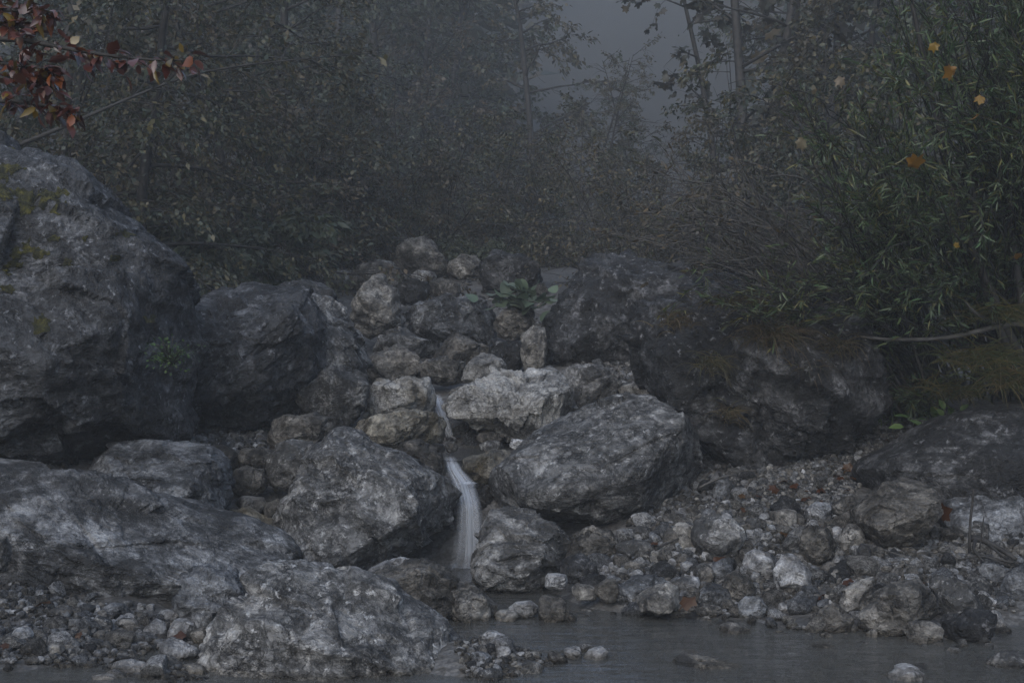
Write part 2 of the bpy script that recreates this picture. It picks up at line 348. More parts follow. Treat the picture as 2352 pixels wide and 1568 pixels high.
RM = {
 'grey':  rock_mat('weathered grey limestone', (.29, .287, .28), (.17, .167, .162), (.05, .049, .047), .66, .5),
 'blue':  rock_mat('blue grey limestone', (.215, .222, .232), (.135, .14, .148), (.045, .046, .048), .55, .5, strata=.5),
 'boulder': rock_mat('dark crusted blue grey limestone', (.145, .15, .16), (.088, .091, .097), (.027, .027, .028), .74, .85, strata=.7, pale_patch=.2),
 'slab':  rock_mat('layered blue grey limestone', (.235, .237, .24), (.14, .141, .144), (.038, .038, .038), .62, .35, tilt=(.2, .55, 0), strata=1.0),
 'tan':   rock_mat('tan grey limestone', (.27, .257, .235), (.17, .16, .144), (.06, .056, .05), .42, .3, strata=.6),
 'brown': rock_mat('brown stained limestone', (.175, .163, .145), (.108, .10, .088), (.04, .037, .032), .55, .35, strata=.7),
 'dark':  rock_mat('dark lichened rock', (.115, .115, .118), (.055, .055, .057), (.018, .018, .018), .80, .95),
 'pale':  rock_mat('pale limestone', (.42, .42, .425), (.29, .29, .292), (.12, .119, .117), .3, .35, strata=.7),
 'white': rock_mat('white washed limestone', (.33, .323, .308), (.215, .211, .202), (.065, .063, .058), .48, .35, strata=.8, pale_patch=.6, stain=(.10, .08, .045)),
 'mottle': rock_mat('mottled lichened limestone', (.36, .357, .35), (.19, .188, .184), (.042, .042, .042), .70, .75, freq=1.25, pale_patch=.3),
 'wet':   rock_mat('wet ochre streaked rock', (.25, .232, .195), (.15, .135, .105), (.05, .044, .03), .35, .25, stain=(.11, .082, .034), rough=.38, strata=.5),
}
M = {
 'ground': ground_mat(), 'water': water_mat(), 'fall': fall_mat(), 'moss': moss_mat(),
 'bark': bark_mat('dark wet bark', (.012, .011, .010), (.04, .037, .034)),
 'bark_pale': bark_mat('grey wet bark', (.035, .033, .03), (.11, .105, .10)),
 'beech': leaf_mat('red autumn beech leaves', [(.075, .022, .012), (.10, .035, .02), (.05, .018, .012), (.14, .05, .012), (.10, .04, .028), (.14, .10, .015), (.07, .03, .022), (.075, .03, .018)], rough=.28, spec=.75, transl=.15),
 'hazel': leaf_mat('dull olive autumn leaves', [(.062, .064, .038), (.046, .052, .032), (.082, .072, .042), (.044, .054, .040), (.095, .08, .038), (.062, .075, .055)], rough=.45),
 'rust':  leaf_mat('brownish autumn leaves', [(.088, .075, .05), (.078, .068, .048), (.07, .075, .046), (.11, .085, .042), (.088, .08, .062)], rough=.45),
 'green': leaf_mat('grey green leaves', [(.065, .082, .058), (.05, .068, .045), (.085, .098, .068), (.07, .075, .04)], rough=.42),
 'maple': leaf_mat('dark maple leaves', [(.05, .05, .036), (.04, .045, .035), (.075, .062, .036), (.05, .048, .04)], rough=.5),
 'willow': leaf_mat('green willow leaves', [(.06, .105, .045), (.06, .088, .038), (.09, .13, .06), (.075, .10, .035), (.12, .115, .035), (.12, .15, .09)], rough=.38, spec=.5),
 'yellow': leaf_mat('yellow fallen maple leaves', [(.26, .15, .012), (.22, .12, .015), (.20, .14, .02)], var=.3),
 'cream': leaf_mat('faded cream leaves', [(.21, .17, .10), (.17, .14, .09)], var=.25),
 'litter': leaf_mat('fallen brown leaves', [(.055, .028, .016), (.042, .024, .016), (.085, .04, .016), (.05, .034, .026)], rough=.4),
 'grass': leaf_mat('autumn grass', [(.10, .085, .028), (.075, .08, .03), (.13, .10, .04), (.06, .075, .03)], rough=.5),
 'straw': leaf_mat('straw coloured grass', [(.095, .075, .04), (.075, .06, .032), (.12, .10, .055), (.06, .06, .03)], rough=.5),
 'bigleaf': leaf_mat('grey green butterbur leaves', [(.10, .135, .09), (.085, .12, .08), (.12, .15, .11)], rough=.4),
 'fern': leaf_mat('small green plant leaves', [(.045, .085, .022), (.06, .105, .03), (.035, .07, .02)], rough=.5),
}

# ------------------------------------------------------------------ terrain
CT = [ # photo column, distance, height
 (1200,6.2,-.15),(1700,6.5,-.14),(2100,6.3,-.12),(1500,7.5,-.14),(1900,6.95,-.10),(1200,8.1,-.14),(1060,9.3,-.18),(1300,7.2,-.12),(1500,5,-.2),(600,5,-.15),(650,6.15,-.14),(800,6.1,-.14),(950,6.15,-.12),(1000,5.6,-.14),(2300,5,-.12),
 (1080,6.9,.05),(1200,6.75,.05),(1130,6.4,.05),(1290,6.75,-.02),
 (0,7.2,.03),(200,6.7,.0),(400,6.95,.02),(100,7.8,.17),(-200,7.8,.3),(455,6.95,-.06),(250,7.5,.085),(0,6.5,.0),(100,6.8,.06),(250,6.35,-.02),(420,6.4,.02),(470,6.8,-.06),
 (200,9,.55),(-200,9.5,.9),(-100,12,1.3),(400,9.5,.5),(560,9.3,.3),(560,10.5,.72),(500,11,.8),(300,10.5,.8),
 (1060,10.15,.5),(1060,10.6,.58),(1000,11.4,.7),(1010,11.9,.95),(900,12.5,1.08),(1100,13.3,1.3),(1000,14.5,1.56),(950,16,1.95),(950,18,2.32),(1000,20,2.5),(600,15,2.0),(500,17,2.15),(700,20,2.55),
 (820,9.6,.1),(1300,10.3,.5),(1380,12.5,1.27),(1300,16,2.1),(1200,11.3,.68),
 (1500,9.3,.36),(1400,8.9,.27),(1400,8.0,.02),(1650,8.8,.36),(1700,9.5,.46),(1900,10.3,.72),(2050,11,.94),(2150,11.3,1.03),(1900,8.5,.26),(1800,7.9,.04),(2100,8.2,.2),(2100,7.15,.02),(1950,7.28,.02),(1750,7.6,.015),(1500,7.9,.01),(2300,8.3,.2),(2300,7.5,.02),(2300,9.5,.6),(2340,10.5,.95),(2300,12,1.4),(2600,9,.7),(2800,11,1.3),
 (1800,12.5,1.2),(1700,15,1.8),(2100,15,2.0),(2400,16,2.3),(2050,12,1.2),
 (0,16,2.1),(-400,16,2.4),(300,20,2.8),(1000,26,2.9),(1500,24,2.8),(2000,25,3.3),(0,28,3.8),(1200,40,3.6),(-400,40,5.5),(2600,40,6.5),
]
_c = [((px - 1176) / F * Y, Y, z) for px, Y, z in CT]
_c += [(-8, -6, .3), (0, -6, -.3), (8, -6, .3), (-9, 6, 1.0), (9, 6, .9), (-20, 5, 4), (20, 5, 4), (-20, 20, 5), (20, 20, 5), (-4.2, 3, -.1), (4.2, 3, -.1), (0, 2, -.3), (-20, -20, 4), (20, -20, 4), (0, -20, -.3)]
_c = np.array(_c)
def _U(r2): return .5 * r2 * np.log(r2 + 1e-9)
_n = len(_c); _A = np.zeros((_n + 3, _n + 3))
_d2 = ((_c[:, None, :2] - _c[None, :, :2]) ** 2).sum(-1)
_A[:_n, :_n] = _U(_d2) + np.eye(_n) * .02; _A[:_n, _n] = 1; _A[:_n, _n + 1:] = _c[:, :2]; _A[_n:, :_n] = _A[:_n, _n:].T
_w = np.linalg.solve(_A, np.concatenate([_c[:, 2], np.zeros(3)]))
def terr(X, Y):
    X = np.atleast_1d(np.asarray(X, float)); Y = np.atleast_1d(np.asarray(Y, float))
    Xc = np.clip(X, -22, 22); Yc = np.clip(Y, -22, 42)
    z = _w[_n] + _w[_n + 1] * Xc + _w[_n + 2] * Yc
    for k in range(_n): z = z + _w[k] * _U((Xc - _c[k, 0]) ** 2 + (Yc - _c[k, 1]) ** 2)
    z = np.clip(z, -.35, 9)
    z = z + np.clip(np.abs(X) - 15, 0, 60) * .45 + np.clip(Y - 40, 0, 70) * .42   # valley sides, and an end slope added to cover the bright sky
    P = np.stack([X * .9, Y * .9, X * 0], -1)
    z = z - .17 * np.exp(-((Y - 14.8) / 2.4) ** 2 - ((X + .6) / 1.8) ** 2)
    z = z + .05 * fbm(P, 3) + .045 * fbm(P * 3.3 + 5, 2) * np.exp(-((Y - 7.5) / 3) ** 2) + np.clip((np.abs(X) - 12) / 10, 0, 1) * .8 * pn(P * .2)
    return z
def axis(lo, hi, fine_lo, fine_hi, step, grow=1.12):
    a = list(np.arange(fine_lo, fine_hi, step)); s = step; x = a[-1]
    while x < hi: s *= grow; x += s; a.append(min(x, hi))
    s = step; x = a[0]
    while x > lo: s *= grow; x -= s; a.insert(0, max(x, lo))
    return np.array(a)
ax_x = axis(-75, 75, -4.6, 5.2, .06); ax_y = axis(-40, 110, 5.6, 13, .06)
GX, GY = np.meshgrid(ax_x, ax_y, indexing='ij')
GZ = terr(GX.ravel(), GY.ravel())
nx, ny = GX.shape
ii = (np.arange(nx - 1)[:, None] * ny + np.arange(ny - 1)[None]).ravel()
quads = np.stack([ii, ii + ny, ii + ny + 1, ii + 1], -1)
terrain = mesh('ground', np.stack([GX.ravel(), GY.ravel(), GZ], -1), [quads], M['ground'])
tag(terrain, kind='structure')
def hit(px, py, y0=5.6, y1=22):
    Ys = np.arange(y0, y1, .03); X = (px - 1176) / F * Ys; Z = CAMZ - (py - 784) / F * Ys
    b = np.nonzero(terr(X, Ys) >= Z)[0]
    return Ys[b[0]] if len(b) else y1

# ------------------------------------------------------------------ water
def sheet(name, pts, z, mat):
    pts = np.asarray(pts, float)
    V = np.concatenate([np.c_[pts, np.full(len(pts), z)]])
    o = mesh(name, V, [np.arange(len(pts))[None]], mat, smooth=False); tag(o, kind='structure'); return o
sheet('water', [(-5.5, -12), (5.5, -12), (5.2, 6), (4.6, 8.2), (1.5, 8.9), (.3, 9.75), (-.9, 9.75), (-1.2, 8.4), (-4.5, 7.6)], 0.0, M['water'])
sheet('water', [tuple(at(965, 0, 10.4)[:2]), tuple(at(1020, 0, 10.12)[:2]), tuple(at(1052, 0, 10.12)[:2]), tuple(at(1160, 0, 10.5)[:2]), tuple(at(1170, 0, 11.2)[:2]), tuple(at(1000, 0, 11.4)[:2])], .655, M['water'])
def fall(name, left, right, layers=2, ns=14, nt_=60):
    L_ = np.array([at(*p) for p in left]); R_ = np.array([at(*p) for p in right])
    tt = np.linspace(0, 1, len(left)); t = np.linspace(0, 1, nt_)
    def sm(A):
        B = np.stack([np.interp(t, tt, A[:, i]) for i in range(3)], -1)
        for _ in range(3): B[1:-1] = (B[:-2] + 2 * B[1:-1] + B[2:]) / 4
        return B
    a, b = sm(L_), sm(R_); s = np.linspace(0, 1, ns)
    mb = MB(); UV = []
    for k in range(layers):
        V = a[:, None] * (1 - s[None, :, None]) + b[:, None] * s[None, :, None]
        V[..., 1] -= (.05 * np.sin(s * math.pi)[None] + .02 * np.sin(s * 17 + k)[None]) * np.clip(t * 3, 0, 1)[:, None] - k * .035
        i = (np.arange(nt_ - 1)[:, None] * ns + np.arange(ns - 1)[None]).ravel()
        mb.add(V.reshape(-1, 3), np.stack([i, i + 1, i + ns + 1, i + ns], -1))
        UV.append(np.stack(np.broadcast_arrays(s[None] + k * 0 + 0 * t[:, None], t[:, None] + k * 0.0), -1).reshape(-1, 2))
    o = mesh(name, np.concatenate(mb.v), [np.concatenate(mb.p)], M['fall'], uv=np.concatenate(UV)); tag(o, kind='structure'); return o
fall('waterfall', [(1018, 1050, 10.14), (1022, 1078, 10.02), (1030, 1102, 9.93), (1040, 1125, 9.80), (1048, 1160, 9.62), (1044, 1220, 9.57), (1030, 1297, 9.54)],
     [(1046, 1050, 10.14), (1062, 1078, 10.02), (1094, 1110, 9.93), (1098, 1132, 9.80), (1106, 1160, 9.62), (1114, 1220, 9.57), (1124, 1297, 9.54)], layers=3)
def foam(px, py, Y, rx, ry, z):
    c = at(px, py, Y); r = np.linspace(0, 1, 8); a = np.arange(24) * 2 * math.pi / 24
    V = np.stack([c[0] + rx * r[:, None] * np.cos(a), c[1] + ry * r[:, None] * np.sin(a), z + 0 * r[:, None] * a + .012 * (1 - r[:, None] ** 2) + 0 * a], -1).reshape(-1, 3)
    i = np.arange(7)[:, None] * 24; j = np.arange(24)[None]; q = np.stack([i + j, i + (j + 1) % 24, i + 24 + (j + 1) % 24, i + 24 + j], -1).reshape(-1, 4)
    uv = np.stack(np.broadcast_arrays(.5 + .5 * r[:, None] * np.cos(a), .5 + 0 * r[:, None] + .43 * r[:, None] * np.sin(a)), -1).reshape(-1, 2)
    o = mesh('water_foam', V, [q], M['fall'], uv=uv); tag(o, kind='structure')
foam(1078, 1297, 9.5, .20, .13, .006)
foam(1072, 1116, 9.85, .09, .06, at(0, 1116, 9.85)[2] + .02)
fall('waterfall', [(985, 905, 12.0), (990, 930, 11.8), (1004, 960, 11.6), (1020, 1000, 11.5)], [(1012, 905, 12.0), (1024, 930, 11.8), (1034, 960, 11.6), (1046, 1006, 11.5)], layers=2)
fall('waterfall', [(511, 1086, 9.75), (511, 1110, 9.65), (511, 1140, 9.6), (511, 1172, 9.58)], [(538, 1086, 9.75), (534, 1110, 9.65), (531, 1140, 9.6), (532, 1172, 9.58)], layers=2)

# ------------------------------------------------------------------ rocks
_ico = {}
def ico(n):
    if n not in _ico:
        bm = bmesh.new(); bmesh.ops.create_icosphere(bm, subdivisions=n, radius=1)
        _ico[n] = (np.array([v.co[:] for v in bm.verts]), np.array([[v.index for v in f.verts] for f in bm.faces])); bm.free()
    return _ico[n]
FOOT = []      # (x, y, half width, half depth) of every rock, so cobbles do not land inside one
def box(x0, x1, y0, y1, seed, tilt=0):
    """irregular stone outline filling a pixel box"""
    r = random.Random(seed); n = r.randint(7, 9); pts = []
    p = 2.6
    for i in range(n):
        a = (i + r.uniform(-.3, .3)) * 2 * math.pi / n
        c, s = math.cos(a), math.sin(a); k = (abs(c) ** p + abs(s) ** p) ** (-1 / p) * r.uniform(.84, 1.06)
        pts.append([c * k, s * k])
    P = np.array(pts)
    if tilt:
        t = R(tilt); P = P @ np.array([[math.cos(t), math.sin(t)], [-math.sin(t), math.cos(t)]])
    P = (P - P.min(0)) / (P.max(0) - P.min(0))
    return [(x0 + u * (x1 - x0), y0 + v * (y1 - y0)) for u, v in P]

def chisel(P, seed):
    """piecewise plane relief: every point takes the tilt and height of its nearest cell"""
    i0 = np.floor(P).astype(np.int64); best = np.full(len(P), 9e9); out = np.zeros(len(P))
    for dx in (-1, 0, 1):
        for dy in (-1, 0, 1):
            for dz in (-1, 0, 1):
                c = i0 + (dx, dy, dz); q = (c & 255).astype(np.int32)
                h = _perm[_perm[_perm[q[:, 0]] + q[:, 1]] + q[:, 2]]; h = (h + seed) & 255
                o = c + .5 + _g[h] * .55 - P; d = (o * o).sum(1); m = d < best
                best[m] = d[m]; out[m] = (-(o[m] * _g[(h[m] * 7 + 3) & 255]).sum(1) * .9 + (_g[(h[m] * 13 + 5) & 255, 0]) * .45)
    return out
def rock_verts(poly, Y, Df, Db, seed, level, facets=7, rough=1.0, strata_dir=None, planes=(), sq=2.7):
    d, faces = ico(level)
    r = np.random.default_rng(seed)
    poly = np.array(poly, float)
    poly = poly.mean(0) + (poly - poly.mean(0)) * 1.04
    W_ = np.stack([(poly[:, 0] - 1176) / F * Y, CAMZ - (poly[:, 1] - 784) / F * Y], -1)
    x, y = W_[:, 0], W_[:, 1]; x2, y2 = np.roll(x, -1), np.roll(y, -1)
    cr = x * y2 - x2 * y; A = cr.sum() / 2
    c = np.array([((x + x2) * cr).sum(), ((y + y2) * cr).sum()]) / (6 * A)
    # radius by angle from the centroid
    n = 720; th = np.arange(n) * 2 * math.pi / n; rad = np.zeros(n)
    P = W_ - c; Q = np.roll(P, -1, 0)
    for i in range(len(P)):
        p, q = P[i], Q[i]; e = q - p
        den = np.cos(th) * e[1] - np.sin(th) * e[0]
        with np.errstate(divide='ignore', invalid='ignore'):
            t = (p[0] * e[1] - p[1] * e[0]) / den; u = (p[0] * np.sin(th) - p[1] * np.cos(th)) / den
        ok = (t > 0) & (u >= -1e-6) & (u <= 1 + 1e-6) & np.isfinite(t)
        rad[ok] = np.maximum(rad[ok], t[ok])
    rad[rad == 0] = np.median(rad)
    k = np.ones(7) / 7; rad = np.convolve(np.concatenate([rad[-3:], rad, rad[:3]]), k, 'valid')
    size = math.sqrt(abs(A) / math.pi)
    ang = np.arctan2(d[:, 2], d[:, 0]) % (2 * math.pi)
    Rt = np.interp(ang, np.concatenate([th, [2 * math.pi]]), np.concatenate([rad, rad[:1]]))
    s = np.sqrt(d[:, 0] ** 2 + d[:, 2] ** 2); e = 2 / sq
    pl = s ** e; dep = np.sign(d[:, 1]) * np.abs(d[:, 1]) ** e
    q = np.stack([pl * np.cos(ang) * Rt / size, dep, pl * np.sin(ang) * Rt / size], -1)   # normalised space
    for nrm, h in planes:
        nv = np.array(nrm, float); nv /= np.linalg.norm(nv); g = q @ nv - h; m = g > 0; q[m] -= g[m, None] * nv * .8
    for _ in range(facets):
        nv = r.normal(size=3) * (1, 1, .9); nv[1] = -abs(nv[1]) - .45; nv /= np.linalg.norm(nv)
        h = np.quantile(q @ nv, r.uniform(.86, .97)); g = q @ nv - h; m = g > 0; q[m] -= g[m, None] * nv * .88
    for _ in range(facets // 2 + 1):          # chips on the rim
        a = r.uniform(0, 6.28); nv = np.array([math.cos(a), -.35, math.sin(a)]); nv /= np.linalg.norm(nv)
        h = np.quantile(q @ nv, r.uniform(.955, .985)); g = q @ nv - h; m = g > 0; q[m] -= g[m, None] * nv * .9
    V = np.stack([q[:, 0] * size, np.where(q[:, 1] < 0, q[:, 1] * Df, q[:, 1] * Db), q[:, 2] * size], -1)
    o = r.uniform(0, 80, 3); dirn = unit(V / np.array([1, max(Df, Db) / size, 1]))
    sd_ = strata_dir if strata_dir is not None else unit(r.normal(size=3) * (.5, .5, 1))
    sdv = np.array(sd_, float); sdv /= np.linalg.norm(sdv)
    al = V @ sdv
    Ps = V + sdv * al[:, None] * 2.0
    a0 = size * .07 * rough
    disp = a0 * pn(V * (1.1 / size) + o)
    if level >= 4:
        am = min(.045, size * .075) * rough
        w = fbm(V * 3.0 + o, 2)[:, None] * .15
        disp += am * 1.1 * fbm((Ps + w) * (1.1 / max(.22, size * .7)) + o, 4, .55)
        rg = 1 - np.abs(pn((Ps + w * 2) * (1.6 / max(.25, size * .8)) + o + 7)) * 2.2
        disp -= am * .75 * np.clip(rg - .55, 0, 1) ** 2 * 5 * np.clip(pn(V * (1.3 / size) + o + 3) + .35, 0, 1)
    if level >= 5:
        wv = np.stack([pn(V * 4 + o + 40), pn(V * 4 + o + 50), pn(V * 4 + o + 60)], -1) * .05
        disp += rough * min(.10, size * .11) * chisel((Ps * .35 + V * .65 + wv) / max(.16, size * .7) + o, seed % 256)
        if level >= 6: disp += rough * .011 * chisel((V + wv + sdv * al[:, None] * .8) / .13 + o, (seed + 77) % 256)
        disp += .009 * rough * fbm(V * 9 + o, 3, .6)
        bl = pn(V * 5 + o + 20); disp += .006 * rough * np.round(bl * 4) / 4
    V = V + dirn * disp[:, None]
    return V + np.array([c[0], Y, c[1]]), faces, size

def rock(label, poly, Y, mat, depth=None, seed=None, level=None, cat='boulder', name='boulder', group=None, **kw):
    poly = list(poly)
    a = np.array(poly, float); wpx = np.ptp(a[:, 0]); hpx = np.ptp(a[:, 1]); spx = math.sqrt(wpx * hpx)
    if seed is None: seed = int(abs(a.sum() * 7)) % 99991
    if Y is None:     # resting on the ground where its foot is seen
        Y0 = hit(a[:, 0].mean(), a[:, 1].max() - .12 * hpx); dm = .5 * (wpx * .5 + hpx * .5) / F * Y0; Y = Y0 + dm * .15
    if depth is None: depth = .42 * (wpx + hpx) / 2 / F * Y * 1.15
    if level is None: level = 7 if spx > 330 else 6 if spx > 150 else 5 if spx > 62 else 4
    if isinstance(depth, (int, float)): depth = (depth, depth)
    V, f, size = rock_verts(poly, Y, depth[0], depth[1], seed, level, **kw)
    cen = V.mean(0); loc = (cen[0], cen[1], V[:, 2].min())
    o = mesh(name, V, [f], RM[mat], loc=loc); tag(o, label, cat, group)
    FOOT.append((cen[0], cen[1], np.ptp(V[:, 0]) / 2, np.ptp(V[:, 1]) / 2, V[:, 2].max()))
    return o, V, f

UP = (0, -.5, .85)
def z4(pts): return [(1505.3 + .43024 * x, 893.8 + .43024 * y) for x, y in pts]
def b4(x0, x1, y0, y1, seed, tilt=0): return box(1505.3 + .43024 * x0, 1505.3 + .43024 * x1, 893.8 + .43024 * y0, 893.8 + .43024 * y1, seed, tilt)

# --- the large boulders
bigA = rock('huge rounded boulder with moss patches and an undercut base beside the slabs', [(-260, 330), (-120, 300), (0, 338), (60, 345), (130, 385), (200, 430), (265, 500), (330, 545), (385, 600), (415, 650), (442, 700), (460, 760), (452, 800), (425, 830), (402, 870), (396, 930), (388, 985), (350, 1012), (250, 1025), (180, 1055), (100, 1045), (20, 1040), (-150, 1050), (-350, 900), (-420, 600)],
     9.6, 'boulder', (1.15, 1.2), 11, 7, facets=4, strata_dir=(.15, .3, 1), planes=[((.05, -.62, .80), .62), ((.1, -.95, -.25), .86), ((.75, -.55, .25), .84)], rough=1.5)
rock('dark angular boulder with a black overhanging face behind the mossy boulder', [(415, 700), (440, 675), (500, 655), (560, 650), (640, 658), (700, 670), (722, 720), (738, 760), (730, 810), (715, 860), (680, 900), (650, 955), (600, 978), (520, 992), (430, 990), (380, 980), (370, 850)],
     11.1, 'boulder', (.75, .8), 12, 7, facets=3, planes=[((-.05, -.45, .89), .55), ((.25, -.75, -.6), .60), ((-.5, -.85, .1), .68)], rough=1.3)
rock('grey sloping boulder leaning behind the black overhanging boulder', [(640, 690), (690, 664), (730, 678), (780, 715), (815, 770), (842, 835), (825, 862), (780, 872), (740, 880), (690, 890), (640, 860)], 11.9, 'grey', (.6, .6), 13, facets=4)
rock('long layered slab sloping from the mossy boulder down to the pebbles', [(-160, 1075), (-40, 1070), (60, 1090), (150, 1092), (225, 1112), (330, 1150), (450, 1190), (560, 1215), (640, 1250), (676, 1290), (655, 1315), (600, 1335), (545, 1345), (480, 1385), (420, 1410), (330, 1402), (230, 1372), (120, 1330), (0, 1312), (-160, 1330)],
     8.25, 'slab', (.62, .9), 14, 7, facets=3, strata_dir=(.45, .2, .9), planes=[((.12, -.55, .83), .42), ((.0, -.97, -.1), .85)], rough=1.0)
rock('blue grey slab with a vertical end, lying under the mossy boulder', [(135, 1090), (165, 1055), (200, 1035), (300, 1020), (400, 1024), (470, 1034), (500, 1068), (514, 1110), (510, 1160), (502, 1215), (420, 1200), (300, 1170), (200, 1140)], 9.15, 'blue', (.5, .6), 15, 7, facets=3, strata_dir=(.3, .2, 1), planes=[((0, -.5, .86), .48)])
rock('wide wedge boulder with a pointed end at the waterfall', [(768, 995), (800, 990), (850, 1018), (920, 1043), (960, 1073), (1010, 1103), (1064, 1152), (1066, 1172), (1040, 1195), (1000, 1213), (940, 1257), (890, 1292), (800, 1314), (700, 1294), (640, 1262), (608, 1222), (640, 1180), (678, 1120), (690, 1080), (715, 1040), (745, 1018)],
     9.35, 'mottle', (.75, .6), 16, 7, facets=4, strata_dir=(.6, .2, .7), planes=[((.05, -.62, .78), .72), ((.45, -.70, -.55), .82)], rough=.8)
rock('largest slanting boulder between waterfall and dark cave, lifted at its lower side', [(1072, 1146), (1112, 1095), (1190, 1036), (1250, 990), (1340, 940), (1420, 920), (1492, 914), (1540, 948), (1572, 970), (1606, 1010), (1608, 1090), (1592, 1132), (1520, 1172), (1420, 1202), (1335, 1212), (1290, 1228), (1220, 1192), (1150, 1182), (1108, 1168)],
     9.75, 'mottle', (.72, .7), 17, 7, facets=3, strata_dir=(-.4, .2, .9), planes=[((-.15, -.62, .77), .62), ((.2, -.75, -.62), .78)], rough=.6, sq=3.2)
rock('pale topped boulder with a cracked face above the dark hollow', [(1023, 932), (1045, 900), (1070, 888), (1110, 880), (1150, 850), (1200, 855), (1270, 837), (1296, 865), (1305, 905), (1317, 945), (1292, 982), (1222, 1008), (1150, 998), (1080, 962), (1035, 955)],
     11.4, 'white', (.55, .55), 18, 7, facets=3, planes=[((.05, -.5, .86), .42), ((-.1, -.75, -.62), .68)], rough=1.2)
rock('large mottled boulder in front of the others, standing in the pool edge', [(482, 1510), (508, 1450), (560, 1392), (590, 1345), (640, 1316), (700, 1311), (770, 1330), (880, 1348), (925, 1402), (992, 1438), (1054, 1505), (1085, 1575), (1100, 1720), (780, 1760), (470, 1720), (476, 1570)],
     6.75, 'mottle', (.62, .6), 19, 7, facets=5, planes=[((.1, -.58, .80), .66), ((.6, -.6, .5), .74)], rough=1.0)
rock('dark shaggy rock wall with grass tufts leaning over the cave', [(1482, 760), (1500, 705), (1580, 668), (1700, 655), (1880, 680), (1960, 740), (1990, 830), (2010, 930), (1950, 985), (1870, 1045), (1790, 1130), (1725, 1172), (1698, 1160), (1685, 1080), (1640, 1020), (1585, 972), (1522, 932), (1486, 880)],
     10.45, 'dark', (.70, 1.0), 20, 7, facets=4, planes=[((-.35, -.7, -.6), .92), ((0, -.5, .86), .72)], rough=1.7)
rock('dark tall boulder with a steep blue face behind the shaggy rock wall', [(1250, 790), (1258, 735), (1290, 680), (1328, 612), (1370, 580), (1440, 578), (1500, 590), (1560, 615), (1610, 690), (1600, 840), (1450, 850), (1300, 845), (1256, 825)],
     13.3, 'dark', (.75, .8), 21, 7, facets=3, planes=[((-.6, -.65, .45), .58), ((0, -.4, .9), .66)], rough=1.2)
rock('smooth dark whaleback boulder below the autumn grass bank', z4([(1060, 565), (1110, 450), (1200, 370), (1330, 310), (1460, 222), (1600, 152), (1760, 122), (1980, 118), (2250, 200), (2350, 520), (2100, 690), (1800, 700), (1500, 700), (1300, 680), (1140, 665), (1080, 615)]), 9.35, 'dark', (.62, .8), 22, 7, facets=2, planes=[((-.1, -.6, .80), .72), ((-.5, -.8, .3), .85)], rough=.45)
rock('broad smooth grey boulder behind the black upright twig', z4([(1490, 690), (1560, 600), (1680, 510), (1790, 473), (1968, 488), (2120, 600), (2100, 900), (1930, 930), (1760, 860), (1600, 850), (1520, 800)]), 8.95, 'blue', (.5, .5), 23, 7, facets=3, planes=[((-.1, -.62, .78), .6)], rough=.5)
rock('blocky tilted boulder with a pitted top on the cobble bank', z4([(1085, 660), (1160, 600), (1240, 520), (1350, 484), (1440, 510), (1490, 590), (1492, 650), (1460, 760), (1400, 812), (1290, 866), (1200, 842), (1130, 790), (1088, 720)]), 8.55, 'brown', (.36, .36), 24, 7, facets=3, planes=[((-.1, -.5, .86), .74), ((.15, -.75, -.62), .70)], strata_dir=(.35, .5, .7), rough=.8)
rock('grey knobbly boulder at the foot of the waterfall', [(1090, 1335), (1088, 1290), (1102, 1230), (1140, 1175), (1180, 1170), (1222, 1185), (1272, 1215), (1302, 1250), (1307, 1295), (1282, 1332), (1240, 1362), (1150, 1370), (1108, 1355)], 8.75, 'grey', (.36, .36), 25, 7, facets=4, planes=[((0, -.55, .83), .6)], rough=1.1)
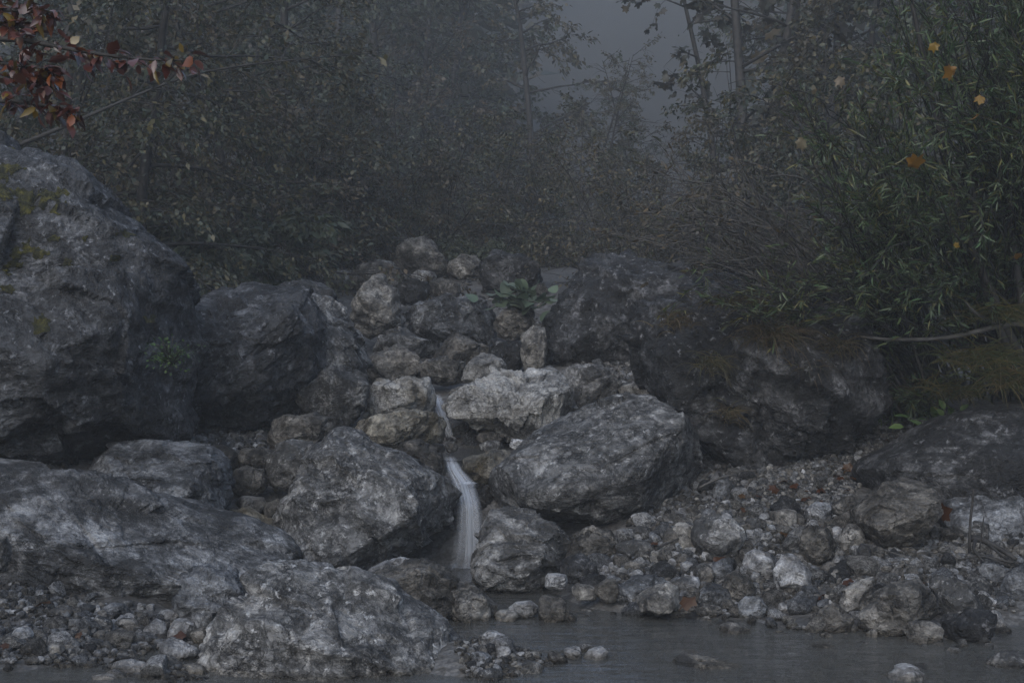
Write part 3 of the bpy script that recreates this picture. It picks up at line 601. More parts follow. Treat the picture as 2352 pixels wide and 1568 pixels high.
# --- cascade and the rocks round it
T = [
 ('tan pyramid shaped boulder, highest of the heap under the trees', [(905, 602), (915, 575), (932, 558), (975, 545), (998, 556), (1015, 585), (1031, 610), (1020, 634), (970, 634), (910, 618)], 18, 'tan', None),
 ('round tan stone beside the pyramid shaped boulder', [(1025, 620), (1035, 600), (1060, 590), (1095, 588), (1106, 605), (1104, 632), (1060, 640), (1030, 638)], 17.8, 'tan', None),
 ('flat topped dark boulder above the butterbur leaves', [(1104, 640), (1112, 600), (1140, 578), (1200, 582), (1235, 602), (1246, 640), (1230, 662), (1160, 672), (1115, 665)], 16.6, 'dark', None),
 ('low dark slab boulder below the tan pyramid', [(805, 630), (815, 610), (860, 604), (905, 612), (932, 640), (925, 665), (880, 672), (830, 672), (808, 655)], 16.6, 'tan', None),
 ('thin flat stone perched on the low dark slab boulder', [(850, 606), (865, 596), (900, 600), (912, 610), (890, 618), (860, 616)], 17.2, 'grey', None),
 ('small pale triangular rock on the skyline of the black boulder', [(478, 662), (490, 630), (510, 614), (540, 630), (578, 655), (565, 675), (500, 678)], 15.2, 'tan', None),
 ('little square stone next to the pale triangular rock', [(580, 662), (586, 640), (605, 636), (614, 650), (626, 664), (600, 674)], 15.4, 'tan', None),
 ('smooth humped boulder behind the grey sloping boulder', [(640, 668), (668, 652), (705, 641), (742, 655), (786, 690), (782, 715), (720, 715), (660, 700)], 14.2, 'blue', None),
 ('flat jagged outcrop under the dark bushes', [(732, 640), (745, 626), (800, 621), (815, 640), (812, 668), (770, 680), (740, 665)], 16.9, 'grey', None),
 ('egg shaped boulder standing upright in the heap', [(858, 636), (884, 630), (906, 660), (918, 700), (913, 735), (884, 768), (852, 778), (815, 757), (802, 722), (820, 672)], 13.9, 'tan', None),
 ('loaf shaped blue boulder under the butterbur leaves', [(917, 722), (960, 696), (1020, 686), (1050, 690), (1090, 681), (1132, 700), (1152, 738), (1142, 772), (1110, 788), (1050, 775), (980, 778), (925, 748)], 14.2, 'blue', None),
 ('small round stone in a gap behind the loaf boulder', box(940, 1003, 620, 655, 5), 16.4, 'grey', None),
 ('squarish stone touching the top of the loaf boulder', box(912, 988, 645, 702, 6), 15.4, 'dark', None),
 ('rounded brown stone behind the loaf boulder', box(982, 1058, 640, 690, 7), 15.6, 'brown', None),
 ('rough stone on the cascade heap under the egg boulder', [(845, 800), (880, 770), (920, 757), (960, 775), (1010, 790), (1005, 815), (950, 825), (880, 830)], 13.4, 'grey', None),
 ('brown wedge rock on the cascade under the rough stone', [(830, 850), (850, 820), (910, 795), (950, 810), (972, 840), (965, 875), (900, 885), (840, 880)], 12.9, 'brown', None),
 ('grey brown rock in the middle of the cascade', [(1000, 805), (1020, 785), (1050, 769), (1090, 785), (1128, 800), (1122, 835), (1060, 845), (1010, 838)], 13.3, 'brown', None),
 ('dark rounded cobble leaning on a pale upright rock', [(1127, 800), (1150, 780), (1185, 782), (1208, 800), (1206, 850), (1175, 858), (1140, 840)], 13.0, 'dark', None),
 ('pale upright rock beside the tall blue faced boulder', [(1198, 770), (1225, 752), (1253, 748), (1256, 800), (1250, 860), (1215, 858), (1200, 830)], 12.9, 'tan', None),
 ('brown rock in the shade under the butterbur', [(1135, 740), (1160, 710), (1200, 705), (1230, 720), (1228, 760), (1180, 780), (1145, 775)], 14.0, 'brown', None),
 ('flat topped stone in the dry cascade bed', [(965, 845), (985, 828), (1040, 824), (1076, 838), (1072, 875), (1020, 890), (972, 880)], 12.5, 'tan', None),
 ('striped pale rock behind the pale topped boulder', [(1066, 870), (1080, 835), (1105, 812), (1130, 815), (1168, 850), (1150, 880), (1100, 890)], 12.3, 'white', None),
 ('layered flat boulder right behind the pale topped boulder', [(1288, 850), (1320, 838), (1400, 845), (1425, 880), (1420, 930), (1370, 955), (1310, 950), (1300, 900)], 11.9, 'grey', None),
 ('small tan stone below the gravel shelf', box(1420, 1466, 880, 918, 9), 11.8, 'tan', None),
 ('stubby stone wedged against the shaggy rock wall', box(1450, 1505, 872, 922, 10), 11.6, 'tan', None),
 ('grey pitted rock left of the white streaked stones', [(676, 915), (700, 885), (720, 868), (770, 846), (830, 858), (842, 890), (832, 945), (800, 975), (720, 962), (688, 950)], 11.2, 'grey', None),
 ('whitest water streaked rock beside the upper waterfall', [(828, 945), (845, 890), (870, 873), (950, 868), (987, 880), (1000, 920), (995, 962), (920, 962), (840, 972)], 11.5, 'white', None),
 ('tan and white slab below the whitest streaked rock', [(798, 996), (840, 960), (900, 942), (960, 944), (1022, 960), (1043, 998), (1037, 1016), (980, 1022), (920, 1046), (860, 1018)], 10.8, 'wet', None),
 ('brown mossy rock between the black overhang and wedge boulder', [(602, 990), (650, 955), (720, 948), (780, 965), (798, 992), (780, 1012), (700, 1026), (630, 1030)], 10.3, 'brown', None),
 ('brown grey rock under the mossy brown one', [(600, 1060), (620, 1030), (660, 1020), (710, 1020), (735, 1040), (720, 1100), (670, 1125), (620, 1130)], 9.75, 'grey', None),
 ('rounded brown stone by the thin trickle', [(522, 1110), (540, 1082), (575, 1072), (606, 1078), (612, 1120), (590, 1142), (540, 1142)], 9.7, 'brown', None),
 ('flat brown rock lying above the trickle', [(540, 1060), (560, 1034), (610, 1028), (640, 1045), (620, 1075), (560, 1082)], 10.05, 'brown', None),
 ('ledge rock at the end of the blue grey slab', [(478, 1030), (505, 1020), (545, 1040), (560, 1070), (540, 1085), (505, 1075)], 10.0, 'brown', None),
 ('oblong wet stone right of the trickle', [(530, 1160), (555, 1140), (605, 1142), (615, 1165), (590, 1178), (545, 1174)], 9.5, 'tan', None),
 ('round wet stone against the wedge boulder', box(603, 660, 1146, 1200, 12), 9.45, 'brown', None),
 ('ochre wet rock below the trickle', [(508, 1200), (520, 1172), (560, 1166), (610, 1180), (640, 1205), (620, 1232), (560, 1232), (515, 1225)], 9.25, 'wet', None),
 ('mossy ochre ledge right of the waterfall lip', [(1055, 1085), (1075, 1050), (1120, 1038), (1190, 1030), (1215, 1050), (1150, 1090), (1110, 1118), (1070, 1108)], 10.15, 'wet', None),
 ('sharp brown stone left of the waterfall lip', [(960, 1050), (985, 1035), (1010, 1045), (1024, 1085), (1020, 1112), (990, 1100), (968, 1075)], 9.95, 'brown', None),
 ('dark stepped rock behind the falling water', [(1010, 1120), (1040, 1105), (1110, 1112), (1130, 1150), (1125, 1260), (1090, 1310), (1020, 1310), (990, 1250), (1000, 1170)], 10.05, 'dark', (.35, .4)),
 ('brown rock shelf below the tan and white slab', [(905, 1040), (925, 1015), (965, 1012), (1000, 1030), (985, 1055), (940, 1060)], 10.4, 'brown', None),
 ('small white stone by the upper pool, under the hollow', box(1170, 1215, 1008, 1034, 13), 10.6, 'pale', None),
 ('flat stone at the back of the upper pool', box(1100, 1160, 1012, 1038, 14), 10.9, 'grey', None),
 ('pair sized brown stone under the dark hollow', box(1090, 1160, 990, 1022, 15), 11.2, 'brown', None),
 ('little cream stone next to the upper pool', box(1022, 1052, 1014, 1040, 16), 10.55, 'tan', None),
 ('dark wet pebble rock beside the cream stone', box(985, 1022, 1018, 1046, 17), 10.5, 'dark', None),
 ('brown lichened boulder with water behind it, in front of the wedge boulder', [(775, 1350), (820, 1328), (900, 1308), (960, 1296), (1010, 1300), (1040, 1330), (1047, 1385), (1018, 1432), (960, 1430), (900, 1415), (830, 1385)], 7.75, 'brown', (.3, .3)),
 ('smooth tan boulder at the pool end next to the brown one', [(1030, 1375), (1045, 1330), (1080, 1338), (1120, 1368), (1143, 1398), (1138, 1430), (1080, 1438), (1022, 1432)], 7.7, 'tan', None),
 ('long white flat stone tilted behind the brown lichened boulder', [(812, 1336), (860, 1300), (918, 1279), (952, 1288), (948, 1304), (900, 1322), (840, 1345)], 8.15, 'pale', (.12, .14)),
 ('pale stone cluster piece at the tip of the layered slab', box(690, 770, 1290, 1330, 18), 8.0, 'pale', None),
 ('small tan stone left of the long white flat stone', box(760, 832, 1300, 1340, 19), 7.95, 'tan', None),
 ('rounded grey boulder between layered slab and mottled boulder', [(398, 1385), (430, 1320), (470, 1302), (522, 1320), (556, 1370), (564, 1402), (530, 1445), (480, 1466), (438, 1440), (412, 1415)], 7.4, 'blue', (.26, .3)),
 ('brown stone at the water edge under the rounded grey boulder', [(440, 1450), (480, 1432), (530, 1440), (540, 1480), (490, 1492), (450, 1480)], 7.15, 'brown', None),
 ('tan boulder cut by the photo edge on the pebble shore', [(-40, 1290), (-20, 1220), (5, 1215), (16, 1260), (10, 1310), (-20, 1330)], 7.4, 'tan', None),
 ('brown boulder under the big lifted boulder', [(1302, 1265), (1320, 1228), (1360, 1211), (1400, 1222), (1418, 1262), (1412, 1300), (1360, 1312), (1310, 1300)], 8.75, 'brown', None),
 ('dark low stone right of the knobbly boulder', [(1284, 1312), (1300, 1290), (1340, 1280), (1372, 1300), (1374, 1330), (1320, 1342), (1290, 1335)], 8.35, 'dark', None),
 ('light grey block on the shore under the lifted boulder', [(1413, 1285), (1420, 1255), (1450, 1245), (1495, 1238), (1504, 1262), (1480, 1290), (1440, 1302), (1418, 1300)], 8.6, 'grey', None),
 ('small white stone by the knobbly boulder waterline', box(1252, 1306, 1318, 1358, 20), 8.2, 'pale', None),
 ('tan cobble right at the pool margin, left of the striped stone', box(1310, 1372, 1340, 1378, 21), 8.0, 'tan', None),
 ('upright brown block at the pool margin', box(1366, 1422, 1330, 1385, 22), 7.95, 'brown', None),
 ('smooth blue boulder behind the tan wedge at the water', [(1405, 1375), (1420, 1345), (1460, 1326), (1500, 1324), (1545, 1345), (1560, 1368), (1520, 1395), (1440, 1400)], 8.0, 'blue', None),
 ('long tan wedge stone sliding into the pool', [(1398, 1402), (1440, 1385), (1500, 1355), (1540, 1338), (1570, 1350), (1572, 1372), (1545, 1398), (1470, 1408)], 7.75, 'tan', None),
 ('white stone behind the tan wedge', box(1535, 1610, 1322, 1364, 23), 8.05, 'pale', None),
 ('small white pebble rock in the pool near the driftwood stump', [(1165, 1398), (1185, 1382), (1218, 1378), (1236, 1392), (1232, 1412), (1190, 1418)], 7.75, 'pale', None),
 ('flat tan stone barely out of the water beside the stump', box(1135, 1215, 1402, 1424, 24), 7.7, 'tan', (.1, .1)),
 ('white rounded stone in the pool off the gravel spit', [(1338, 1512), (1352, 1492), (1380, 1484), (1396, 1496), (1398, 1520), (1370, 1530), (1345, 1526)], 6.75, 'pale', None),
 ('small white stone on the tip of the gravel spit', box(1296, 1338, 1484, 1516, 25), 6.75, 'pale', None),
 ('grey stone behind the small white one on the spit', box(1318, 1362, 1476, 1505, 26), 6.9, 'grey', None),
]
for lab, poly, Y, mt, dp in T:
    rock(lab, poly, Y, mt, dp, rough=1.3)
# --- cobble bank on the far shore of the pool
T4 = [
 ('big round grey boulder in the middle of the cobble bank', z4([(190, 800), (225, 730), (290, 692), (400, 690), (470, 740), (495, 830), (470, 900), (380, 912), (270, 890), (205, 860)]), None, 'grey'),
 ('dark brown ball shaped boulder under the blocky tilted boulder', b4(775, 965, 722, 948, 31), None, 'brown'),
 ('tan rough boulder between the ball boulder and blocky boulder', b4(945, 1120, 722, 905, 32), 8.45, 'tan'),
 ('grey egg stone under the blocky boulder', b4(1075, 1155, 820, 935, 33), 8.2, 'grey'),
 ('brown pear stone under the blocky boulder', b4(1150, 1225, 838, 938, 34), 8.2, 'brown'),
 ('slab sided grey boulder near the sandy corner', z4([(1490, 1020), (1560, 1000), (1680, 1060), (1762, 1150), (1785, 1235), (1640, 1258), (1560, 1265), (1508, 1200)]), None, 'grey'),
 ('tallest light tan boulder at the waterline of the cobble bank', z4([(1095, 1300), (1110, 1200), (1200, 1100), (1280, 1050), (1430, 1008), (1482, 1060), (1492, 1200), (1390, 1265), (1330, 1330), (1200, 1325)]), None, 'tan'),
 ('darkest boulder at the waterline by the sand', z4([(1528, 1325), (1560, 1250), (1680, 1188), (1792, 1190), (1872, 1260), (1752, 1330), (1680, 1370), (1580, 1370)]), None, 'dark'),
 ('brown white veined rock half in the water', b4(855, 1062, 1150, 1318, 35, 20), None, 'brown'),
 ('leaning tan rock behind the brown veined one', z4([(978, 1180), (1010, 1090), (1100, 1005), (1165, 1002), (1172, 1060), (1120, 1160), (1060, 1220), (1000, 1215)]), None, 'tan'),
 ('dark wedge boulder behind the leaning tan rock', z4([(778, 1130), (840, 1030), (930, 950), (1050, 912), (1122, 960), (1100, 1020), (1000, 1110), (900, 1165), (800, 1172)]), 8.2, 'dark'),
 ('whitest block on the cobble bank, with a flat top', z4([(470, 940), (490, 880), (540, 862), (600, 880), (650, 940), (640, 1000), (560, 1000), (500, 985)]), None, 'pale'),
 ('pale angular block right of the whitest one', z4([(640, 970), (680, 890), (740, 880), (800, 940), (866, 1010), (830, 1080), (740, 1112), (660, 1080)]), None, 'pale'),
 ('brown tooth shaped rock below the whitest block', b4(362, 528, 972, 1172, 36), None, 'brown'),
 ('blue white veined boulder near the orange leaf', b4(228, 402, 1038, 1175, 37), None, 'blue'),
 ('blue grey rock dipping into the water', b4(438, 602, 1108, 1246, 38), None, 'blue'),
 ('brown angular stone over the blue dipping rock', b4(556, 692, 1068, 1175, 39), 7.95, 'brown'),
 ('pitted tan boulder behind the slab sided grey one', z4([(1415, 980), (1500, 905), (1620, 895), (1720, 950), (1805, 1060), (1760, 1090), (1600, 1060), (1450, 1050)]), 8.3, 'tan'),
 ('smooth bluish block on the bank under the blocky boulder', b4(1292, 1418, 893, 1015, 40), 8.2, 'blue'),
 ('rounded blue stone below the driftwood', b4(1728, 1912, 928, 1055, 41), None, 'blue'),
 ('grey boulder on the sand at the photo edge', z4([(1832, 1170), (1850, 1080), (1920, 960), (2010, 910), (2090, 1000), (2080, 1180), (1960, 1200)]), 7.9, 'blue'),
 ('flat blue stone between leaning and tall tan rocks', b4(1160, 1305, 978, 1092, 42), 8.05, 'grey'),
 ('light cracked stone behind the pale angular block', b4(712, 858, 728, 862, 43), None, 'grey'),
 ('brownish stone above the big round grey boulder', b4(598, 795, 638, 735, 44), None, 'tan'),
 ('blue triangular stone high on the cobble bank', b4(798, 948, 600, 704, 45), None, 'blue'),
 ('tan leaning slab against the whaleback boulder', b4(945, 1084, 568, 708, 46), 9.0, 'tan'),
 ('squat brown stone high on the cobble bank', b4(655, 758, 568, 664, 47), None, 'brown'),
 ('tan block left of the big round grey boulder', b4(80, 235, 715, 872, 48), None, 'tan'),
 ('brown block touching the big round grey boulder', b4(40, 130, 740, 870, 49), None, 'brown'),
 ('upright bluish boulder at the cave mouth', z4([(272, 630), (290, 560), (330, 490), (380, 472), (425, 520), (432, 600), (380, 640), (300, 650)]), 9.6, 'blue'),
 ('light blue stone above the blue veined boulder', b4(300, 425, 905, 1052, 50), None, 'blue'),
 ('tan stone on the bank left of the whitest block', b4(0, 95, 850, 940, 51), None, 'tan'),
 ('small triangular grey stone behind the big round boulder', b4(480, 566, 685, 765, 52), None, 'grey'),
 ('brightest small pebble next to the big round boulder', b4(474, 540, 750, 812, 53), None, 'pale'),
 ('brown stone at the water edge below the veined boulder', b4(236, 356, 1150, 1225, 54), None, 'tan'),
 ('flat pale stone at the water edge, left of the brown one', b4(96, 208, 1182, 1226, 55), None, 'tan'),
 ('black ended tan rock alone in the pool', z4([(344, 1320), (350, 1260), (400, 1244), (470, 1262), (545, 1312), (480, 1340), (390, 1345)]), 7.35, 'tan'),
 ('long flat tan rock lying in the nearest water', z4([(62, 1480), (90, 1440), (160, 1422), (280, 1440), (420, 1470), (505, 1492), (420, 1520), (200, 1525), (90, 1515)]), 6.6, 'tan'),
 ('low dark stone awash in the pool', b4(815, 975, 1362, 1425, 56), 7.0, 'brown'),
 ('brown stone in shallow water under the leaning tan rock', b4(942, 1112, 1282, 1360, 57), 7.4, 'brown'),
 ('round pebbly stone at the water under the darkest boulder', b4(1338, 1536, 1240, 1366, 58), None, 'tan'),
 ('whitest rounded rock in the nearest water at the photo bottom', z4([(1235, 1600), (1240, 1520), (1280, 1485), (1350, 1478), (1400, 1500), (1462, 1530), (1470, 1620), (1340, 1660)]), 6.35, 'pale'),
 ('grey stone touching the whitest rounded rock in the water', b4(1350, 1470, 1462, 1560, 59), 6.55, 'grey'),
 ('low grey rock in the nearest water by the photo edge', z4([(1748, 1480), (1800, 1440), (1880, 1408), (1990, 1420), (2030, 1480), (1960, 1510), (1820, 1505)]), 6.6, 'grey'),
 ('tiny pale stone at the waterline below the tallest tan boulder', b4(1138, 1212, 1308, 1352, 60), 7.35, 'pale'),
 ('grey stone in the gap left of the broad smooth boulder', b4(1462, 1510, 690, 860, 61), 8.6, 'grey'),
 ('rounded grey stone under the driftwood twigs', b4(1540, 1620, 828, 905, 62), 8.4, 'grey'),
]
for lab, poly, Y, mt in T4:
    rock(lab, poly, Y, mt, rough=1.25)
for lab, bx, Y, mt in [
 ('round tan stone in the nearest water corner', (336, 417, 1507, 1568), 6.5, 'tan'), ('pale stone left of the round tan one at the photo bottom', (258, 340, 1520, 1568), 6.5, 'pale'),
 ('tan stone squeezed against the mottled boulder at the photo bottom', (411, 486, 1526, 1590), 6.45, 'tan'), ('long pale flat stone behind the round tan one', (352, 454, 1474, 1532), 6.75, 'pale'),
 ('whitest small stone cut by the photo bottom', (208, 276, 1546, 1590), 6.35, 'pale'), ('flat blue stone at the foot of the layered slab', (232, 298, 1384, 1424), None, 'blue'),
 ('upright pale stone on the pebble shore', (328, 384, 1421, 1472), None, 'pale'), ('largest pale stone on the pebble shore, by the inlet', (386, 457, 1421, 1484), None, 'pale'),
 ('grey stone left of the flat tan one on the pebble shore', (214, 258, 1414, 1455), None, 'grey'), ('flat tan stone on the pebble shore', (258, 328, 1420, 1450), None, 'tan'),
 ('long pale chip against the rounded grey boulder', (358, 414, 1400, 1428), None, 'pale'), ('tan stone in the middle of the pebble shore', (236, 302, 1447, 1484), None, 'tan'),
 ('blue chip near the slab foot on the pebble shore', (180, 222, 1386, 1412), None, 'blue'), ('grey stone halfway along the pebble shore', (150, 196, 1420, 1452), None, 'grey'), ('pale stone on the outer pebble shore', (30, 76, 1440, 1476), None, 'pale'), ('tan stone near the outer waterline of the pebble shore', (96, 150, 1478, 1512), None, 'tan'),
 ('pale stone at the head of the gravel spit', (1046, 1094, 1438, 1466), None, 'pale'), ('widest pale stone on the gravel spit', (1096, 1163, 1450, 1488), None, 'pale'), ('pale sloping stone on the rear edge of the spit', (1152, 1218, 1442, 1474), None, 'pale'),
 ('square whitish stone on the rear edge of the spit', (1238, 1277, 1445, 1478), None, 'pale'), ('small white stone in the middle of the spit', (1140, 1174, 1480, 1512), None, 'pale'), ('broad grey stone on the front edge of the spit', (1190, 1250, 1516, 1556), None, 'grey'),
 ('blue stone against the mottled boulder on the spit', (1080, 1130, 1496, 1530), None, 'blue'), ('dark upright stone on the spit', (1112, 1142, 1476, 1506), None, 'dark'), ('grey stone at the photo bottom on the spit', (1090, 1160, 1536, 1580), None, 'grey'),
 ('tan triangular stone behind the light grey block', (1494, 1548, 1258, 1298), None, 'tan'), ('flat brown stone under the light grey block', (1432, 1492, 1287, 1324), None, 'brown'), ('small brown stone left below the big round grey boulder', (1546, 1588, 1270, 1306), None, 'brown'), ('narrow upright brown stone beside the light blue one', (1608, 1640, 1300, 1352), None, 'brown'),
 ('light blue stone beside the light grey block', (1540, 1600, 1214, 1244), None, 'blue'), ('rounded grey stone at the cave edge', (1450, 1500, 1206, 1240), None, 'grey'), ('oval tan stone at the cave edge', (1520, 1575, 1178, 1208), None, 'tan')]:
    rock(lab, box(*bx, int(bx[0] * 3 + bx[2])), Y, mt)
# rocks in the far bank behind the shaggy wall, under the willow
for lab, poly, Y, mt in [
 ('tan crumbling rock ledge under the dead branch', box(1985, 2120, 850, 925, 70), 11.8, 'tan'),
 ('brown earthy rock ledge beside the grass bank', box(2110, 2240, 860, 950, 71), 11.4, 'tan'),
 ('grey rock behind the dead branch', box(2060, 2260, 700, 800, 72), 12.4, 'dark'),
 ('added dark rock standing for the shade at the back of the cave', box(1540, 1770, 1000, 1190, 74), 10.8, 'dark'),  # dark rock added so the cave interior reads as shade
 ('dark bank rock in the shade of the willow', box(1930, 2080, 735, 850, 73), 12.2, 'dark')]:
    rock(lab, poly, Y, mt)

# moss cushions on the huge boulder: pieces of its own surface, thickened
def moss_on(par, V, f, spots, mat, seed=5):
    px = 1176 + V[:, 0] / V[:, 1] * F; py = 784 - (V[:, 2] - CAMZ) / V[:, 1] * F
    fn = np.cross(V[f[:, 1]] - V[f[:, 0]], V[f[:, 2]] - V[f[:, 0]]); vn = np.zeros_like(V)
    for k in range(3): np.add.at(vn, f[:, k], fn)
    vn = unit(vn)
    front = vn[:, 1] < .15
    for cx, cy, rx, ry in spots:
        e = ((px - cx) / rx) ** 2 + ((py - cy) / ry) ** 2
        k = .75 - e + 2.0 * fbm(V * 9 + seed + cx * .1, 5, .68)
        k[~front] = -1; k[e > 2.6] = -1
        keep = (k[f] > 0).all(1)
        if keep.sum() < 4: continue
        ff = f[keep]; lab = np.arange(len(V))
        for _ in range(400):
            mn = lab[ff].min(1); l2 = lab.copy()
            for q_ in range(3): np.minimum.at(l2, ff[:, q_], mn)
            if (l2 == lab).all(): break
            lab = l2
        fl = lab[ff[:, 0]]; u_, n_ = np.unique(fl, return_counts=True); ff = ff[fl == u_[n_.argmax()]]
        ids, inv = np.unique(ff, return_inverse=True)
        h = np.clip(k[ids], 0, .8)
        P = V[ids] + vn[ids] * (-.003 + .022 * np.sqrt(h) * (.5 + 1.1 * np.abs(pn(V[ids] * 30))))[:, None]
        mesh('moss_patch', P, [inv.reshape(-1, 3)], mat, par)
moss_on(*bigA, [(75, 462, 95, 40), (22, 384, 40, 26), (10, 440, 22, 40), (280, 541, 36, 20), (204, 548, 18, 18), (70, 572, 48, 26), (20, 610, 34, 22), (155, 605, 16, 24), (120, 548, 18, 12), (262, 592, 14, 10), (14, 670, 26, 20), (130, 408, 20, 10), (20, 340, 20, 8), (345, 735, 26, 16), (95, 745, 24, 22)], M['moss'])

# ------------------------------------------------------------------ scattered cobbles and gravel
def in_rock(x, y, pad=.8):
    for fx, fy, a, b, zt in FOOT:
        if ((x - fx) / (a * pad + 1e-6)) ** 2 + ((y - fy) / (b * pad + 1e-6)) ** 2 < 1: return True
    return False
def inpoly(px, py, poly):
    c = False; n = len(poly); j = n - 1
    for i in range(n):
        if (poly[i][1] > py) != (poly[j][1] > py) and px < (poly[j][0] - poly[i][0]) * (py - poly[i][1]) / (poly[j][1] - poly[i][1]) + poly[i][0]: c = not c
        j = i
    return c
_cob = []
for k in range(14):
    d, f = ico(4 if k < 8 else 3); r = np.random.default_rng(100 + k)
    q = d * np.array([1, r.uniform(.7, .95), r.uniform(.5, .8)])
    q = np.sign(q) * np.abs(q) ** .9
    for _ in range(11):
        nv = unit(r.normal(size=3)); h = np.quantile(q @ nv, r.uniform(.78, .95)); g = q @ nv - h; m = g > 0; q[m] -= g[m, None] * nv * .93
    q = q + d * (.10 * pn(d * 1.3 + k * 9) + .05 * fbm(d * 3.5 + k * 5, 3))[:, None]
    _cob.append((q, f))
CW = {'grey': 4, 'tan': 2, 'brown': 2, 'pale': 3, 'blue': 3, 'dark': 1}
_keys = [k for k, n in CW.items() for _ in range(n)]
_cobme = {}
COLW = {'grey': 'mid grey', 'tan': 'tan', 'brown': 'brown', 'pale': 'pale', 'blue': 'bluish', 'dark': 'dark'}
SHAPES = ['angular', 'rounded', 'flat', 'blocky', 'chipped', 'wedge shaped', 'knobbly', 'oval']
def cobbles(n, poly, smin, smax, group, where, seed, y0=5.6, sink=.25):
    r = random.Random(seed); xs = [p[0] for p in poly]; ys = [p[1] for p in poly]; placed = []; tries = 0
    while len(placed) < n and tries < n * 60:
        tries += 1
        px, py = r.uniform(min(xs), max(xs)), r.uniform(min(ys), max(ys))
        if not inpoly(px, py, poly): continue
        Y = hit(px, py, y0); x = (px - 1176) / F * Y
        s = (smin + (smax - smin) * r.random() ** 2.2)
        if in_rock(x, Y, .68) or any((x - a) ** 2 + (Y - b) ** 2 < (.8 * (s + c)) ** 2 for a, b, c in placed): continue
        placed.append((x, Y, s)); FOOT.append((x, Y, s, s, 0))
        k = r.randrange(8); mt = r.choice(_keys)
        if (k, mt) not in _cobme:
            q, f = _cob[k]; o = mesh('cobble', q, [f], RM[mt]); _cobme[(k, mt)] = o.data
        else:
            o = bpy.data.objects.new('cobble', _cobme[(k, mt)]); COL.objects.link(o)
        z = float(terr(x, Y)[0])
        o.location = (x, Y, z + s * .6 * (1 - sink) - .1 * s); o.scale = (s, s * r.uniform(.8, 1), s * r.uniform(.75, 1.1))
        o.rotation_euler = (r.uniform(-.5, .5), r.uniform(-.5, .5), r.uniform(0, 6.28))
        tag(o, '%s %s cobble %s' % (COLW[mt], SHAPES[k], where), 'cobble', group)
RIGHT_BANK = [(1310, 1330), (1420, 1235), (1560, 1180), (1700, 1170), (1850, 1150), (1960, 1190), (2000, 1300), (2120, 1320), (2300, 1330), (2330, 1400), (2150, 1420), (1900, 1400), (1700, 1420), (1560, 1400), (1420, 1390), (1330, 1370)]
LEFT_BANK = [(-60, 1340), (100, 1350), (260, 1400), (400, 1420), (460, 1450), (450, 1500), (300, 1530), (230, 1545), (100, 1530), (-60, 1520)]
LEFT_TIP = [(200, 1568), (300, 1535), (420, 1510), (480, 1520), (490, 1600), (220, 1620)]
SPIT = [(1030, 1440), (1120, 1430), (1220, 1460), (1300, 1500), (1280, 1530), (1210, 1560), (1200, 1600), (1080, 1600)]
UPPER = [(860, 1010), (1000, 1025), (1210, 1030), (1200, 1000), (1100, 985)]
CASC = [(740, 640), (900, 610), (1100, 640), (1250, 650), (1250, 760), (1240, 840), (1000, 880), (850, 860), (900, 770)]
SCREE = [(1700, 1160), (1740, 1110), (1850, 1040), (1950, 960), (2080, 930), (2170, 925), (2120, 990), (2000, 1060), (1960, 1150), (1900, 1190)]
SHORE = [(1180, 1372), (1420, 1392), (1700, 1415), (1900, 1410), (2100, 1425), (2330, 1440), (2330, 1475), (2050, 1445), (1800, 1455), (1600, 1425), (1400, 1420), (1180, 1400)]
POOL = [(1150, 1410), (1400, 1420), (1800, 1440), (2200, 1480), (2352, 1490), (2352, 1600), (1250, 1600), (1330, 1520), (1250, 1450)]
CORNER = [(1960, 1225), (2352, 1235), (2352, 1345), (2230, 1350), (2100, 1330), (1980, 1300)]
CAVE = [(1430, 1215), (1500, 1170), (1600, 1105), (1600, 1040), (1700, 1035), (1800, 1060), (1780, 1090), (1740, 1165), (1640, 1185), (1540, 1200)]
LEDGE = [(380, 985), (620, 980), (610, 1040), (480, 1032), (390, 1022)]
BEHIND = [(-40, 1035), (150, 1050), (160, 1085), (-40, 1085)]
SHELF = [(1290, 838), (1475, 832), (1480, 880), (1430, 930), (1380, 880)]
cobbles(80, RIGHT_BANK, .05, .14, 'cobbles on the far bank of the pool', 'on the stony bank across the pool', 1)
cobbles(40, LEFT_BANK, .028, .08, 'cobbles on the pebble shore', 'on the pebble shore under the layered slab', 2)
cobbles(6, LEFT_TIP, .05, .13, 'cobbles in the water corner', 'in the shallow corner before the mottled boulder', 3)
cobbles(16, SPIT, .03, .10, 'cobbles on the gravel spit', 'on the gravel spit beside the mottled boulder', 4)
cobbles(14, UPPER, .03, .09, 'stones round the upper pool', 'at the upper pool above the waterfall', 5, y0=9.9)
cobbles(14, CASC, .05, .13, 'stones in the cascade heap', 'in the boulder heap below the trees', 6, y0=12.0)
cobbles(20, SHORE, .03, .10, 'stones along the waterline', 'half in the water along the far waterline', 12)
cobbles(20, SCREE, .025, .07, 'stones on the scree', 'on the scree below the shaggy rock wall', 13, y0=8)
cobbles(20, CORNER, .04, .11, 'stones round the driftwood', 'below the broad smooth boulder and driftwood', 15, y0=7)
cobbles(14, CAVE, .03, .09, 'cobbles before the cave', 'before the dark cave under the lifted boulder', 9, y0=8.3)
cobbles(10, LEDGE, .03, .10, 'stones under the black overhang', 'in the shade under the black overhang boulder', 10, y0=9.5)
cobbles(14, SHELF, .04, .12, 'stones on the gravel shelf', 'on the gravel shelf behind the big boulder', 8, y0=11.4)

